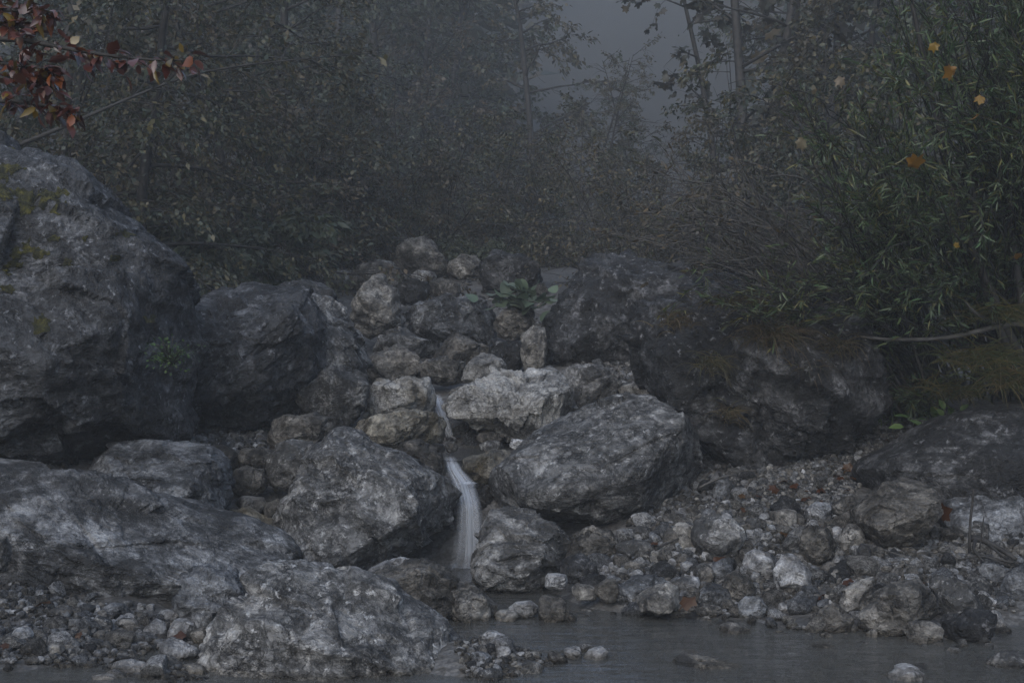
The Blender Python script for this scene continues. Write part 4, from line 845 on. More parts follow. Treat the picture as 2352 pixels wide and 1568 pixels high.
def gravel(name, regions, mat_keys, seed):
    r = np.random.default_rng(seed); mbs = {k: MB() for k in mat_keys}
    for poly, n, smin, smax, y0 in regions:
        xs = [p[0] for p in poly]; ys = [p[1] for p in poly]
        px = r.uniform(min(xs), max(xs), n * 2); py = r.uniform(min(ys), max(ys), n * 2)
        ok = np.array([inpoly(a, b, poly) for a, b in zip(px, py)]); px, py = px[ok][:n], py[ok][:n]
        Ys = np.arange(y0, 20, .04); X = (px[:, None] - 1176) / F * Ys; Z = CAMZ - (py[:, None] - 784) / F * Ys
        Tz = terr(X.ravel(), np.tile(Ys, len(px))).reshape(len(px), -1) >= Z
        i = Tz.argmax(1); Yh = Ys[i] + r.uniform(-.05, .05, len(px)); x = (px - 1176) / F * Yh
        z = terr(x, Yh); s = smin + (smax - smin) * r.random(len(px)) ** 2.5
        for k in range(len(px)):
            q, f = _cob[8 + k % 6]
            a = r.uniform(0, 6.28); ca, sa = math.cos(a), math.sin(a); Rm = np.array([[ca, -sa, 0], [sa, ca, 0], [0, 0, 1]])
            t = r.normal() * .4; Rm = Rm @ np.array([[1, 0, 0], [0, math.cos(t), -math.sin(t)], [0, math.sin(t), math.cos(t)]])
            mbs[mat_keys[r.integers(len(mat_keys))]].add((q * s[k] * r.uniform(.75, 1.15, 3)) @ Rm.T + (x[k], Yh[k], z[k] + s[k] * .25), f)
    for k, mb in mbs.items():
        if mb.n: tag(mb.build(name, RM[k]), None, None, None, 'stuff')
gravel('gravel', [(RIGHT_BANK, 2200, .014, .055, 5.6), (SCREE, 3600, .009, .034, 8), (LEFT_BANK, 1500, .010, .042, 5.6), (LEFT_TIP, 120, .015, .04, 5.6), (SPIT, 900, .007, .03, 5.6), (POOL, 500, .015, .06, 5.6), (CORNER, 900, .014, .05, 7), (CAVE, 1100, .011, .04, 8.3), (LEDGE, 500, .014, .05, 9.5), (BEHIND, 200, .015, .045, 8.5), (UPPER, 130, .012, .03, 9.9), (SHELF, 420, .012, .04, 11.4), (CASC, 600, .02, .06, 12)], ['grey', 'tan', 'brown', 'pale', 'blue'], 21)

# ------------------------------------------------------------------ trees and bushes
def path(p0, d, length, n, droop=0, wig=.12, r=None):
    r = r or rnd; p = np.array(p0, float); d = np.array(d, float); d /= np.linalg.norm(d); pts = [p.copy()]; st = length / n
    for i in range(n):
        d = d + np.array([r.gauss(0, wig), r.gauss(0, wig), r.gauss(0, wig * .7) - droop / n]); d /= np.linalg.norm(d)
        p = p + d * st; pts.append(p.copy())
    return np.array(pts)
def leaves_on(paths, per_m, shape, size, aspect, mb, g, spread=.5, droop=.3, start=.25, jit=.04, up=.6, szvar=.3):
    """scatter leaves along twigs"""
    P = []; A = []
    for q in paths:
        L_ = np.linalg.norm(np.diff(q, axis=0), axis=1).sum(); n = max(2, int(L_ * per_m))
        t = start + (1 - start) * g.random(n); f = t * (len(q) - 1); i = np.minimum(f.astype(int), len(q) - 2)
        P.append(q[i] + (q[i + 1] - q[i]) * (f - i)[:, None]); A.append(unit(q[i + 1] - q[i]))
    P = np.concatenate(P); A = np.concatenate(A); n = len(P)
    ax = unit(A * (1 - spread) + g.normal(size=(n, 3)) * (1, 1, .6) * spread + np.array([0, 0, -droop]))
    nr = unit(np.array([0, 0, up]) + g.normal(size=(n, 3)) * .55)
    P = P + g.normal(size=(n, 3)) * jit
    instance_shape(shape[0], shape[1], P, ax, nr, size * (1 + szvar * g.normal(size=n)).clip(.4, 1.8), size * aspect * (1 + szvar * g.normal(size=n)).clip(.5, 1.6), mb)

def grow(kind, seed, height, spread, leafmat, leafsize=.085, dens=1.0, names=('trunk', 'crown'), bark='bark', stems=1, low=.2, shape=LEAF_DIAMOND, aspect=.55, layered=.0, flat=.5, thick=1.0):
    r = random.Random(seed); g = np.random.default_rng(seed); root = empty(kind, (0, 0, 0)); wood = MB(); tw = []
    for s in range(stems):
        az = r.uniform(0, 6.28); lean = .08 if stems == 1 else r.uniform(.1, .75)
        d = (math.cos(az) * lean, math.sin(az) * lean, 1); h = height * (1 if stems == 1 else r.uniform(.6, 1.05))
        t = path((r.gauss(0, .1) * (stems > 1), r.gauss(0, .1) * (stems > 1), -.3), d, h, 12, droop=(.0 if stems == 1 else r.uniform(.1, .6)), wig=.05 if stems == 1 else .08, r=r)
        r0 = (.011 * height if stems == 1 else .005 * height) * thick
        wood.tube(t, np.linspace(r0, r0 * .12, len(t)), 6)
        nb = int((34 if stems == 1 else 9) * dens ** .5)
        for b in range(nb):
            f = low + (1 - low) * (b + r.random()) / nb; i = min(int(f * (len(t) - 1)), len(t) - 2); p = t[i] + (t[i + 1] - t[i]) * (f * (len(t) - 1) - i)
            a = r.uniform(0, 6.28); L_ = spread * (.45 + .6 * r.random()) * (1.05 - .65 * (f - low) / (1 - low)) * (1 if stems == 1 else .8)
            bp = path(p, (math.cos(a), math.sin(a), r.uniform(.1, .7) * (1 - layered)), L_, 7, droop=r.uniform(.0, .5), wig=.12, r=r)
            rb = max(.006, r0 * .38 * (1 - f * .6)); wood.tube(bp, np.linspace(rb, .004, len(bp)), 4)
            ns = max(3, int(L_ * 4.2))
            for k in range(ns):
                ff = .2 + .8 * (k + r.random()) / ns; j = min(int(ff * 7), 6); q = bp[j]; a2 = a + r.choice((-1, 1)) * r.uniform(.4, 1.3)
                l2 = L_ * .42 * (1.15 - .7 * ff) + .22
                tp = path(q, (math.cos(a2), math.sin(a2), r.gauss(.02, .75 * flat)), l2, 5, droop=r.uniform(.1, .8), wig=.15, r=r)
                wood.tube(tp, np.linspace(.007, .0025, len(tp)), 3); tw.append(tp)
            tw.append(bp[3:])
    wood.build(names[0], M[bark], root)
    cl = fbm(np.array([q[len(q) // 2] for q in tw]) * (2.6 / max(1.2, spread)) + seed, 3)
    tw = [q for q, v in zip(tw, cl) if v > -.10]      # leaves stand in clumps with gaps between
    c = MB(); leaves_on(tw, 72 * dens, shape, leafsize, aspect, c, g, jit=.05)
    c.build(names[1], M[leafmat], root, smooth=False)
    return root
def copy_tree(o):
    c = o.copy(); COL.objects.link(c)
    for ch in o.children:
        k = ch.copy(); COL.objects.link(k); k.parent = c
    return c
PROTO = {}
def place(kind, px, Y, s, label, cat='tree', group=None, rz=None, dz=0, sz=None, tilt=(0, 0)):
    if kind not in PROTO: PROTO[kind] = [MAKE[kind](), False]
    o = PROTO[kind][0]
    if PROTO[kind][1]: o = copy_tree(o)
    PROTO[kind][1] = True
    x = (px - 1176) / F * Y
    o.location = (x, Y, float(terr(x, Y)[0]) + dz); o.scale = (s, s, sz or s); o.rotation_euler = (tilt[0], tilt[1], rnd.uniform(0, 6.28) if rz is None else rz)
    tag(o, label, cat, group); return o
BN = ('stems', 'foliage')
MAKE = {
 'hazel':  lambda: grow('hazel_bush', 31, 5.0, 2.0, 'hazel', .072, 1.15, BN, stems=9, low=.12, layered=.6),
 'hazel2': lambda: grow('hazel_bush', 32, 4.4, 1.9, 'rust', .07, 1.1, BN, stems=8, low=.1, layered=.5),
 'beech':  lambda: grow('young_beech', 33, 7.5, 3.0, 'hazel', .070, 1.0, low=.1, layered=.9, flat=.3),
 'beech2': lambda: grow('young_beech', 34, 7.0, 2.8, 'rust', .07, 1.0, low=.08, layered=.8, flat=.4),
 'ash':    lambda: grow('slender_tree', 35, 11.0, 2.6, 'hazel', .10, .8, low=.22),
 'alder':  lambda: grow('bushy_tree', 36, 9.5, 2.9, 'green', .095, 1.1, low=.06),
 'birch':  lambda: grow('bushy_tree', 37, 8.0, 2.6, 'rust', .09, 1.1, low=.05),
 'maple':  lambda: grow('maple_tree', 38, 9.0, 2.5, 'maple', .17, .16, low=.22, shape=LEAF_MAPLE, aspect=1.15, flat=.8),
 'pole':   lambda: grow('bare_tree', 39, 10.0, 1.8, 'hazel', .07, .10, low=.35, thick=.75),
 'shrub':  lambda: grow('broadleaf_shrub', 40, 1.9, 1.1, 'green', .115, 1.1, BN, stems=8, low=.15, shape=LEAF_OVATE, aspect=.5, layered=.2),
 'thicket': lambda: grow('twiggy_bush', 41, 3.0, 1.7, 'rust', .06, .55, BN, stems=12, low=.1, layered=.3),
}
GL, GC, GR, GB = 'trees beyond the mossy boulder', 'misty trees behind the boulder heap', 'trees behind the willow', 'dark bushes under the trees'
PL = [
 ('beech', 330, 14.0, .80, 'young beech with layered boughs reaching over the black overhang boulder', 'tree', GL),
 ('hazel', 90, 14.5, 1.0, 'dark hazel thicket right behind the crest of the mossy boulder', 'bush', GL),
 ('beech2', 560, 16.5, .85, 'brownish young beech above the broadleaf shrub', 'tree', GL),
 ('hazel2', 250, 16.0, .95, 'brown hazel behind the flank of the mossy boulder', 'bush', GL),
 ('pole', 132, 15.0, .95, 'dark thin trunk above the red beech leaves', 'tree', GL),
 ('pole', 218, 16.0, 1.05, 'thickest bare trunk behind the long red beech twig', 'tree', GL),
 ('pole', 420, 18.0, 1.0, 'bare leaning trunk behind the tip of the red beech twig', 'tree', GL),
 ('hazel', 460, 18.0, 1.0, 'olive hazel in the mist beyond the young beech', 'bush', GL),
 ('beech', 720, 18.5, .95, 'pale misty beech with drooping layered boughs above the flat jagged outcrop', 'tree', GL),
 ('alder', 60, 19.5, .9, 'dense green tree in the dark corner behind the hazel thicket', 'tree', GL),
 ('ash', 320, 22.0, 1.0, 'slender tree with a high crown behind the bare trunks', 'tree', GL),
 ('alder', 620, 22.5, .95, 'tall dense grey green tree beyond the layered beeches', 'tree', GL),
 ('hazel', 690, 19.5, .75, 'low dark hazel on the bank behind the humped boulder', 'bush', GB),
 ('hazel2', 830, 20.0, .75, 'dark bush behind the low dark slab boulder', 'bush', GB),
 ('hazel', 990, 21.0, .72, 'dark green bush right behind the tan pyramid boulder', 'bush', GB),
 ('hazel2', 1130, 21.0, .72, 'dark brown bush behind the flat topped dark boulder', 'bush', GB),
 ('hazel', 1270, 20.5, .62, 'dark bush between flat topped boulder and blue faced boulder', 'bush', GB),
 ('alder', 860, 24.0, .95, 'tallest misty tree standing over the boulder heap', 'tree', GC),
 ('birch', 1010, 24.5, .95, 'brown leaved misty tree behind the tan pyramid boulder', 'tree', GC),
 ('alder', 1040, 26.0, 1.05, 'grey green misty tree near the bright gap', 'tree', GC),
 ('birch', 1215, 24.0, .92, 'yellow brown misty tree bordering the bright gap', 'tree', GC),
 ('beech2', 1330, 23.0, .50, 'smaller brown beech just below the bright gap', 'tree', GC),
 ('alder', 1450, 30.0, .46, 'low dim tree in the mist filling the foot of the bright gap', 'tree', GR),
 ('birch', 1360, 29.0, .56, 'low brown tree in the mist at the near side of the bright gap', 'tree', GR),
 ('ash', 760, 28.0, 1.0, 'faint slender tree deep in the mist', 'tree', GC),
 ('hazel2', 1430, 19.0, .52, 'low rusty bush in the mist under the bright gap', 'bush', GC),
 ('thicket', 1440, 16.5, .80, 'twiggy bush on the crest behind the blue faced boulder', 'bush', GR),
 ('thicket', 1560, 14.6, .85, 'twiggy brown bush standing over the shaggy rock wall', 'bush', GR),
 ('hazel2', 1600, 17.5, .68, 'rusty bush beneath the maple trees', 'bush', GR),
 ('alder', 1850, 28.0, .95, 'dim tree in the mist filling the space behind the maple', 'tree', GR),
 ('birch', 1960, 25.0, 1.15, 'dim brown tree in the mist behind the bare trunks', 'tree', GR),
 ('alder', 480, 25.0, 1.1, 'tall dim tree far behind the layered young beech', 'tree', GL),
 ('birch', 170, 20.0, 1.05, 'brown bushy tree behind the two bare trunks', 'tree', GL),
 ('alder', 930, 29.0, 1.25, 'faint wide tree closing the view behind the tallest misty tree', 'tree', GC),
 ('maple', 1690, 20.0, .98, 'maple with dark hanging leaves beside the bright gap', 'tree', GR),
 ('maple', 1640, 22.5, .72, 'smaller maple leaning into the bright gap', 'tree', GR),
 ('pole', 1745, 20.0, 1.0, 'twin bare trunk next to the maple', 'tree', GR),
 ('pole', 1810, 22.0, 1.0, 'thin bare trunk between maple and willow', 'tree', GR),
 ('ash', 1880, 22.0, .95, 'slender tree fading behind the willow top', 'tree', GR),
 ('hazel', 1780, 16.5, .80, 'olive hazel in the shade behind the willow twigs', 'bush', GR),
 ('birch', 2000, 18.0, .85, 'brown bushy tree behind the middle of the willow', 'tree', GR),
 ('hazel', 2000, 14.0, .80, 'dark hazel over the dead branch', 'bush', GR),
 ('alder', 2230, 16.5, .85, 'dark tree behind the densest willow leaves', 'tree', GR),
 ('hazel', 2330, 13.0, .85, 'dark hazel above the autumn grass bank', 'bush', GR),
 ('shrub', 560, 15.6, .85, 'grey green broadleaf shrub behind the black overhang boulder', 'shrub', 'broadleaf shrubs by the boulder heap'),
 ('shrub', 450, 15.4, .70, 'smaller broadleaf shrub touching the mossy boulder', 'shrub', 'broadleaf shrubs by the boulder heap'),
 ('shrub', 1085, 18.6, .42, 'little leafy shrub between the tan stone and flat topped boulder', 'shrub', 'broadleaf shrubs by the boulder heap'),
]
for k, px, Y, s, lab, cat, grp in PL:
    q = 1.4 if grp == GC else 1.0
    place(k, px, Y * q, s * q, lab, cat, grp)

# far wood on the end slope added to cover the bright sky
g = np.random.default_rng(55); fw = MB()
for i in range(420):
    y = g.uniform(40, 104); x = g.uniform(-62, 62)
    if abs(x - .081 * y) < .032 * y + 3: continue
    z = float(terr(x, y)[0]); h = g.uniform(5, 10); w = h * g.uniform(.25, .4)
    fw.tube([(x, y, z - .3), (x, y, z + h)], [.12, .03], 4)
    n = 170; u = g.random(n); a = g.uniform(0, 6.28, n); rr = w * np.sqrt(g.random(n)) * np.sin(np.pi * (.08 + .88 * u)) ** .7
    P = np.stack([x + rr * np.cos(a), y + rr * np.sin(a), z + h * (.12 + .9 * u)], -1)
    instance_shape(*LEAF_DIAMOND, P, unit(g.normal(size=(n, 3)) * (1, 1, .4)), unit(g.normal(size=(n, 3)) * .6 + (0, 0, .8)), g.uniform(.5, 1.0, n), g.uniform(.35, .7, n), fw)
tag(fw.build('far_wood', M['hazel'], smooth=False), None, None, None, 'stuff')

# beech whose red boughs hang into the picture
def pxpath(pts, n=14):
    P = np.array([at(*p) for p in pts]); t = np.linspace(0, 1, len(P)); tt = np.linspace(0, 1, n)
    B = np.stack([np.interp(tt, t, P[:, i]) for i in range(3)], -1)
    for _ in range(2): B[1:-1] = (B[:-2] + 2 * B[1:-1] + B[2:]) / 4
    return B
bt = at(-420, 700, 6.0); root = empty('beech_tree', (bt[0], 6.0, float(terr(bt[0], 6.0)[0])))
tag(root, 'beech with glossy red brown autumn leaves on boughs hanging over the mossy boulder', 'tree')
g = np.random.default_rng(8); wood = MB(); tw = []
trunk = path((bt[0], 6.0, float(terr(bt[0], 6.0)[0]) - .3), (.02, 0, 1), 5.5, 10, wig=.03); wood.tube(trunk, np.linspace(.14, .07, 11), 8)
BEECH = [
 [(-420, 300, 6.0), (-200, 120, 5.7), (-60, 85, 5.5), (60, 92, 5.4), (130, 108, 5.35), (200, 120, 5.3), (300, 136, 5.2), (400, 140, 5.15), (470, 139, 5.1)],
 [(-420, 200, 6.0), (-200, 40, 5.7), (-50, 20, 5.5), (40, 25, 5.4), (90, 22, 5.35), (112, 30, 5.3)],
 [(-420, 250, 6.0), (-200, 60, 5.6), (-60, 50, 5.5), (30, 60, 5.45), (75, 66, 5.4)],
 [(-420, 380, 6.0), (-200, 200, 5.7), (-60, 178, 5.5), (20, 180, 5.4), (75, 185, 5.35), (110, 192, 5.3)],
 [(-420, 400, 6.0), (-200, 160, 5.7), (-60, 140, 5.5), (20, 148, 5.4), (80, 155, 5.35), (112, 158, 5.3)],
 [(-420, 420, 6.0), (-200, 250, 5.7), (-60, 232, 5.5), (30, 232, 5.4), (90, 240, 5.35), (150, 252, 5.3), (166, 262, 5.28)],
]
for pts in BEECH:
    b = pxpath(pts, 22); wood.tube(b, np.linspace(.016, .0022, len(b)), 5)
    tw.append(b[9:])
    for k in range(8, 21):
        for _ in range(1):
            q = path(b[k], unit(b[k] - b[k - 1]) + g.normal(size=3) * (.5, .6, .4), .05 + .07 * g.random(), 3, .3, .1); wood.tube(q, [.002, .0018, .0016, .001], 3); tw.append(q)
wood.build('trunk', M['bark'], root)
c = MB(); leaves_on(tw, 58, LEAF_OVATE, .056, .58, c, g, spread=.5, droop=.2, jit=.014, start=.05, up=1.0); c.build('crown', M['beech'], root, smooth=False)

# leaning bough that crosses behind the mossy boulder
b = pxpath([(-60, 372, 11.5), (40, 335, 11.6), (150, 290, 11.7), (240, 250, 11.8), (330, 212, 12.0), (450, 165, 12.2), (600, 145, 12.5), (760, 130, 12.8)], 20)
w = MB(); w.tube(b, np.linspace(.024, .005, 20), 6); tws = []
for k in range(9, 20):
    for s in range(2): q = path(b[k], unit(b[k] - b[k - 1]) + rng.normal(size=3) * .6, .5, 5, .3, .12); w.tube(q, np.linspace(.006, .002, 6), 3); tws.append(q)
o = empty('leaning_tree', b[0]); tag(o, 'thin leaning trunk rising slantwise from behind the mossy boulder', 'tree')
w.build('trunk', M['bark'], o); c = MB(); leaves_on(tws, 22, LEAF_DIAMOND, .075, .55, c, rng); c.build('crown', M['hazel'], o, smooth=False)

# ------------------------------------------------------------------ willow bushes over the far bank
def arc(p0, p1, rise, n=14, wob=.02, r=None):
    p0, p1 = np.array(p0), np.array(p1); t = np.linspace(0, 1, n)[:, None]
    mid = (p0 + p1) / 2 + np.array([0, 0, rise]); B = (1 - t) ** 2 * p0 + 2 * t * (1 - t) * mid + t * t * p1
    B[1:-1] += np.cumsum(r.normal(size=(n - 2, 3)) * wob, 0) * np.sin(np.linspace(0, 3.14, n - 2))[:, None]
    return B
def willow(label, base, targets, seed, leafy, per=30, size=.074, mat='willow', rise=(.1, .6), ntw=9, twl=(.18, .42), aspect=.15, r0=.012):
    g = np.random.default_rng(seed); b = np.array(base); root = empty('willow_bush', b); tag(root, label, 'bush', 'willow bushes on the bank')
    wood = MB(); tw = []
    for T_ in targets:
        t = at(*T_[:3]); L_ = np.linalg.norm(t - b); q = arc(b + g.normal(size=3) * (.15, .15, .03), t, g.uniform(*rise) * L_ * .5, 16, .012 * L_, g)
        wood.tube(q, np.linspace(r0, .0025, 16), 5)
        lf = leafy(T_[0], T_[1])
        for k in range(int(ntw * (.6 + lf))):
            f = g.uniform(.35, 1.0); i = min(int(f * 15), 14); d = unit(q[i + 1] - q[i]) + g.normal(size=3) * .55 + (0, 0, .15)
            w = path(q[i], d, g.uniform(*twl), 5, g.uniform(-.2, .3), .08); wood.tube(w, np.linspace(.0035, .0012, 6), 3)
            if g.random() < lf: tw.append(w)
        if g.random() < lf: tw.append(q[11:])
    wood.build('stems', M['bark_pale' if mat == 'rust' else 'bark'], root)
    if tw:
        c = MB(); tw = [q for q in tw if fbm(q[:1] * 2.2, 2)[0] > -.22]; leaves_on(tw, per, LEAF_WILLOW, size, aspect, c, g, spread=.30, droop=.02, jit=.008, start=.1, up=.5, szvar=.22); c.build('foliage', M[mat], root, smooth=False)
    return root
g = np.random.default_rng(77)
def tg(n, x0, x1, y0, y1, Y0, Y1): return [(g.uniform(x0, x1), g.uniform(y0, y1), g.uniform(Y0, Y1)) for _ in range(n)]
def gz(px, Y): x = (px - 1176) / F * Y; return (x, Y, float(terr(x, Y)[0]))
full = lambda x, y: 1.0
willow('dense green willow filling the upper corner above the grass bank', gz(2330, 11.0), tg(60, 2010, 2420, -120, 480, 8.3, 10.0) + tg(26, 1930, 2380, 380, 690, 8.8, 10.2), 1, full, per=34)
willow('green willow with low boughs drooping over the shaggy rock wall', gz(2150, 11.4), tg(36, 1770, 2080, 180, 560, 9.0, 10.4) + tg(40, 1540, 1990, 590, 730, 9.3, 9.8), 2, lambda x, y: .85 if x > 1850 or 560 < y and x > 1660 else .35, per=30)
willow('tall willow stems reaching to the photo top beside the yellow leaves', gz(2480, 10.8), tg(44, 2080, 2450, -200, 340, 8.0, 9.4), 3, full, per=30)
willow('nearly leafless willow with dark twigs arching towards the boulder heap', gz(2050, 10.9), tg(30, 1440, 1800, 380, 620, 9.4, 10.6) + [(1548, 430, 9.6), (1560, 520, 9.6), (1420, 470, 9.8), (1500, 560, 9.5), (1470, 545, 9.7)], 4, lambda x, y: .30, per=16, size=.05, mat='rust', aspect=.4, rise=(.2, .9), ntw=12, twl=(.2, .6))
willow('low willow sprigs at the head of the scree', gz(2150, 10.9), tg(16, 2010, 2160, 870, 960, 10.3, 10.7), 5, full, per=40, size=.075, twl=(.08, .2), r0=.005)
# upright dark stems behind the willow
o = empty('willow_tree', gz(2380, 9.9)); tag(o, 'willow trunk with dark upright stems at the photo edge', 'tree'); w = MB()
for a, b_, c_ in [((2380, 900, 9.9), (2300, 400, 9.7), (2255, -60, 9.6)), ((2390, 900, 9.9), (2345, 500, 9.8), (2320, -60, 9.6)), ((2370, 880, 9.9), (2200, 500, 9.6), (2080, -60, 9.4)), ((2400, 900, 9.9), (2400, 400, 9.8), (2390, -60, 9.7)), ((2350, 900, 9.9), (2240, 600, 9.7), (2235, 200, 9.6))]:
    q = pxpath([a, b_, c_], 14); w.tube(q, np.linspace(.035, .014, 14), 6)
w.build('trunk', M['bark'], o)
c = MB(); tws = [path(at(2280 + g.uniform(-90, 90), g.uniform(-40, 350), 9.6), g.normal(size=3), .4, 5, .2, .1) for _ in range(60)]
leaves_on(tws, 26, LEAF_WILLOW, .085, .15, c, g, up=.5); c.build('crown', M['willow'], o, smooth=False)

# ------------------------------------------------------------------ small plants
def blades(label, name, px, py, Y, n, L_, wpx, seed, mat, hang=1.0, out=.5, cat='grass tuft', group='grass tufts on the bank', w0=.004):
    g = np.random.default_rng(seed); c = at(px, py, Y); mb = MB()
    for k in range(n):
        p = c + np.array([g.normal() * wpx / F * Y, g.normal() * .05, g.normal() * .03]); l = L_ * g.uniform(.5, 1.15); a = g.uniform(0, 6.28)
        d = np.array([math.cos(a) * out, -abs(math.sin(a)) * out - .15, g.uniform(.4, 1.0)]); q = path(p, d, l, 7, hang * g.uniform(1.2, 2.6), .05)
        s = unit(np.cross(q[-1] - q[0], (0, 1, .3))); w = np.linspace(w0, .0006, 8)[:, None]; V = np.empty((16, 3)); V[0::2] = q - s * w; V[1::2] = q + s * w
        i = np.arange(7) * 2; mb.add(V, np.stack([i, i + 1, i + 3, i + 2], -1))
    return tag(mb.build(name, M[mat], loc=c), label, cat, group)
blades('widest hanging tuft of straw grass on the shaggy rock wall', 'grass_tuft', 1765, 775, 9.85, 260, .36, 24, 1, 'straw')
blades('smaller hanging straw tuft on the rock wall near its edge', 'grass_tuft', 1630, 838, 9.85, 110, .26, 14, 2, 'straw')
blades('wispy straw tuft at the top corner of the rock wall', 'grass_tuft', 1545, 740, 9.9, 90, .22, 22, 5, 'straw')
blades('straw fringe along the crest of the rock wall', 'grass_tuft', 1700, 700, 9.9, 150, .22, 45, 6, 'straw')
blades('long straw tuft on the right shoulder of the rock wall', 'grass_tuft', 1920, 800, 9.9, 110, .3, 24, 7, 'straw')
blades('thin straw tuft low on the rock wall above the cave', 'grass_tuft', 1668, 955, 9.8, 60, .24, 8, 3, 'straw')
blades('straw tuft hanging beside the widest one on the rock wall', 'grass_tuft', 1845, 850, 9.8, 90, .26, 16, 4, 'straw')
for k, (px, py, Y, n, L_, w, lab) in enumerate([(2250, 830, 9.6, 240, .42, 40, 'yellow brown grass clump crowning the whaleback boulder'), (2330, 880, 9.4, 240, .42, 30, 'yellow brown grass clump at the photo edge'), (2290, 730, 9.8, 160, .42, 40, 'tall grass clump under the green willow'),
        (2200, 900, 9.9, 150, .3, 30, 'green grass clump beside the tan rock ledge'), (2110, 900, 10.6, 90, .22, 26, 'short grass clump on the tan rock ledge')]):
    blades(lab, 'grass_clump', px, py, Y, n, L_, w, 20 + k, 'grass', hang=.8, out=.7)
def leafy(label, name, px, py, Y, n, size, sx, sy, seed, mat, shape=LEAF_OVATE, aspect=.6, cat='plant', stem=True, group=None, depth=.08, up=.9):
    g = np.random.default_rng(seed); c = at(px, py, Y); mb = MB(); st = MB()
    P = c + g.normal(size=(n, 3)) * (sx / F * Y, depth, sy / F * Y); base = c - np.array([0, -.05, sy * 1.6 / F * Y])
    ax = unit((P - base) * (1, 1, .3) + g.normal(size=(n, 3)) * .05); nr = unit(np.array([0, -.35, up]) + g.normal(size=(n, 3)) * .35)
    instance_shape(shape[0], shape[1], P, ax, nr, size * g.uniform(.6, 1.2, n), size * aspect * g.uniform(.7, 1.2, n), mb)
    o = empty(name, base); tag(o, label, cat, group)
    mb.build('foliage', M[mat], o, smooth=False)
    for p in P[::max(1, n // 40)]: st.tube(arc(base, p, .02, 6, 0, g), .003, 3)
    st.build('stems', M['bark'], o); return o
DISC = (np.array([[0, 0, 0]] + [[.5 + .5 * math.cos(R(a)) * (1 + .05 * math.sin(a)), .5 * math.sin(R(a)), .10 * math.cos(R(a * 2)) - .04] for a in range(-160, 161, 32)] + [[.45, 0, -.07]]), [[[i, i + 1, 12] for i in range(11)] + [[11, 0, 12]]])
leafy('butterbur with large round grey green leaves above the loaf boulder', 'butterbur', 1190, 680, 14.0, 48, .15, 34, 18, 1, 'bigleaf', DISC, 1.0)
leafy('small green plant rooted in the undercut of the mossy boulder', 'cliff_plant', 390, 812, 8.45, 260, .022, 24, 17, 2, 'fern', LEAF_OVATE, .7, depth=.05)
leafy('bright green leafy plant at the rim of the whaleback boulder', 'herb', 2180, 968, 9.75, 46, .10, 34, 14, 3, 'fern', LEAF_OVATE, .5)
leafy('yellowish sprig growing on the whaleback boulder', 'herb', 2330, 1040, 9.15, 14, .06, 16, 8, 4, 'grass', LEAF_OVATE, .4)

# single yellow and cream maple leaves caught in the willow
def one_leaf(label, px, py, Y, size, mat, seed, name='maple_leaf', group='leaves caught in the willow', face=(0, -1, .5)):
    g = np.random.default_rng(seed); mb = MB(); P = at(px, py, Y)[None]
    instance_shape(*LEAF_MAPLE, P, unit(np.array([[g.normal(), g.normal() * .3, g.normal() - .5]])), unit(np.array([face]) + g.normal(size=(1, 3)) * 1.1), np.array([size]), np.array([size * .95]), mb)
    V = np.concatenate(mb.v); V = V + (fbm(V * 14 + seed, 2)[:, None] * g.normal(size=3) * size * .45)
    o = mesh(name, V, [np.concatenate(mb.p)], M[mat], loc=P[0], smooth=False); return tag(o, label, 'leaf', group)
for k, (lab, px, py, sz, mt) in enumerate([('largest bright yellow maple leaf, caught high in the willow', 2195, 150, .17, 'yellow'), ('small yellow maple leaf below the largest one', 2262, 225, .11, 'yellow'), ('dull yellow drooping maple leaf in the middle of the willow', 2085, 385, .20, 'yellow'),
      ('pale cream leaf hanging at the misty edge of the willow', 1838, 318, .13, 'cream'), ('faded cream leaf in the willow above the dull yellow one', 1988, 222, .13, 'cream'), ('pale leaf on the topmost willow fringe near the mist', 1940, 180, .13, 'cream'), ('tiny cream leaf near the pale fringe leaf', 1876, 204, .07, 'cream'),
      ('yellow leaf half hidden left of the largest yellow leaf', 2150, 95, .12, 'yellow'), ('yellow leaf in the shade beneath the small yellow one', 2250, 262, .12, 'yellow'), ('yellow leaf low in the willow near the dark stems', 2190, 560, .09, 'yellow'), ('orange yellow leaf by the photo edge above the grass', 2325, 590, .12, 'yellow')]):
    one_leaf(lab, px, py, 7.8 + .03 * k, sz * .55, mt, 40 + k)
# fallen leaves on the stones
def litter(n, poly, seed, label, group, y0=5.6):
    r = random.Random(seed); g = np.random.default_rng(seed); xs = [p[0] for p in poly]; ys = [p[1] for p in poly]; k = 0
    while k < n:
        px, py = r.uniform(min(xs), max(xs)), r.uniform(min(ys), max(ys))
        if not inpoly(px, py, poly): continue
        Y = hit(px, py, y0); x = (px - 1176) / F * Y
        if in_rock(x, Y, .9): n -= .2; continue
        z = float(terr(x, Y)[0]) + .045; mb = MB(); s = r.uniform(.045, .095)
        instance_shape(*LEAF_MAPLE, np.array([[x, Y, z]]), unit(g.normal(size=(1, 3)) * (1, 1, .2)), unit(np.array([[0, -.3, 1]]) + g.normal(size=(1, 3)) * .35), np.array([s]), np.array([s * .8]), mb)
        tag(mesh('fallen_leaf', np.concatenate(mb.v), [np.concatenate(mb.p)], M['litter'], loc=(x, Y, z), smooth=False), label, 'leaf', group); k += 1
litter(34, SCREE, 3, 'brown fallen leaf lying on the scree below the shaggy rock wall', 'fallen leaves on the scree', 8)
litter(12, RIGHT_BANK, 4, 'brown fallen leaf among the cobbles across the pool', 'fallen leaves among the cobbles')
litter(9, LEFT_BANK, 5, 'brown fallen leaf on the pebble shore', 'fallen leaves on the pebble shore')
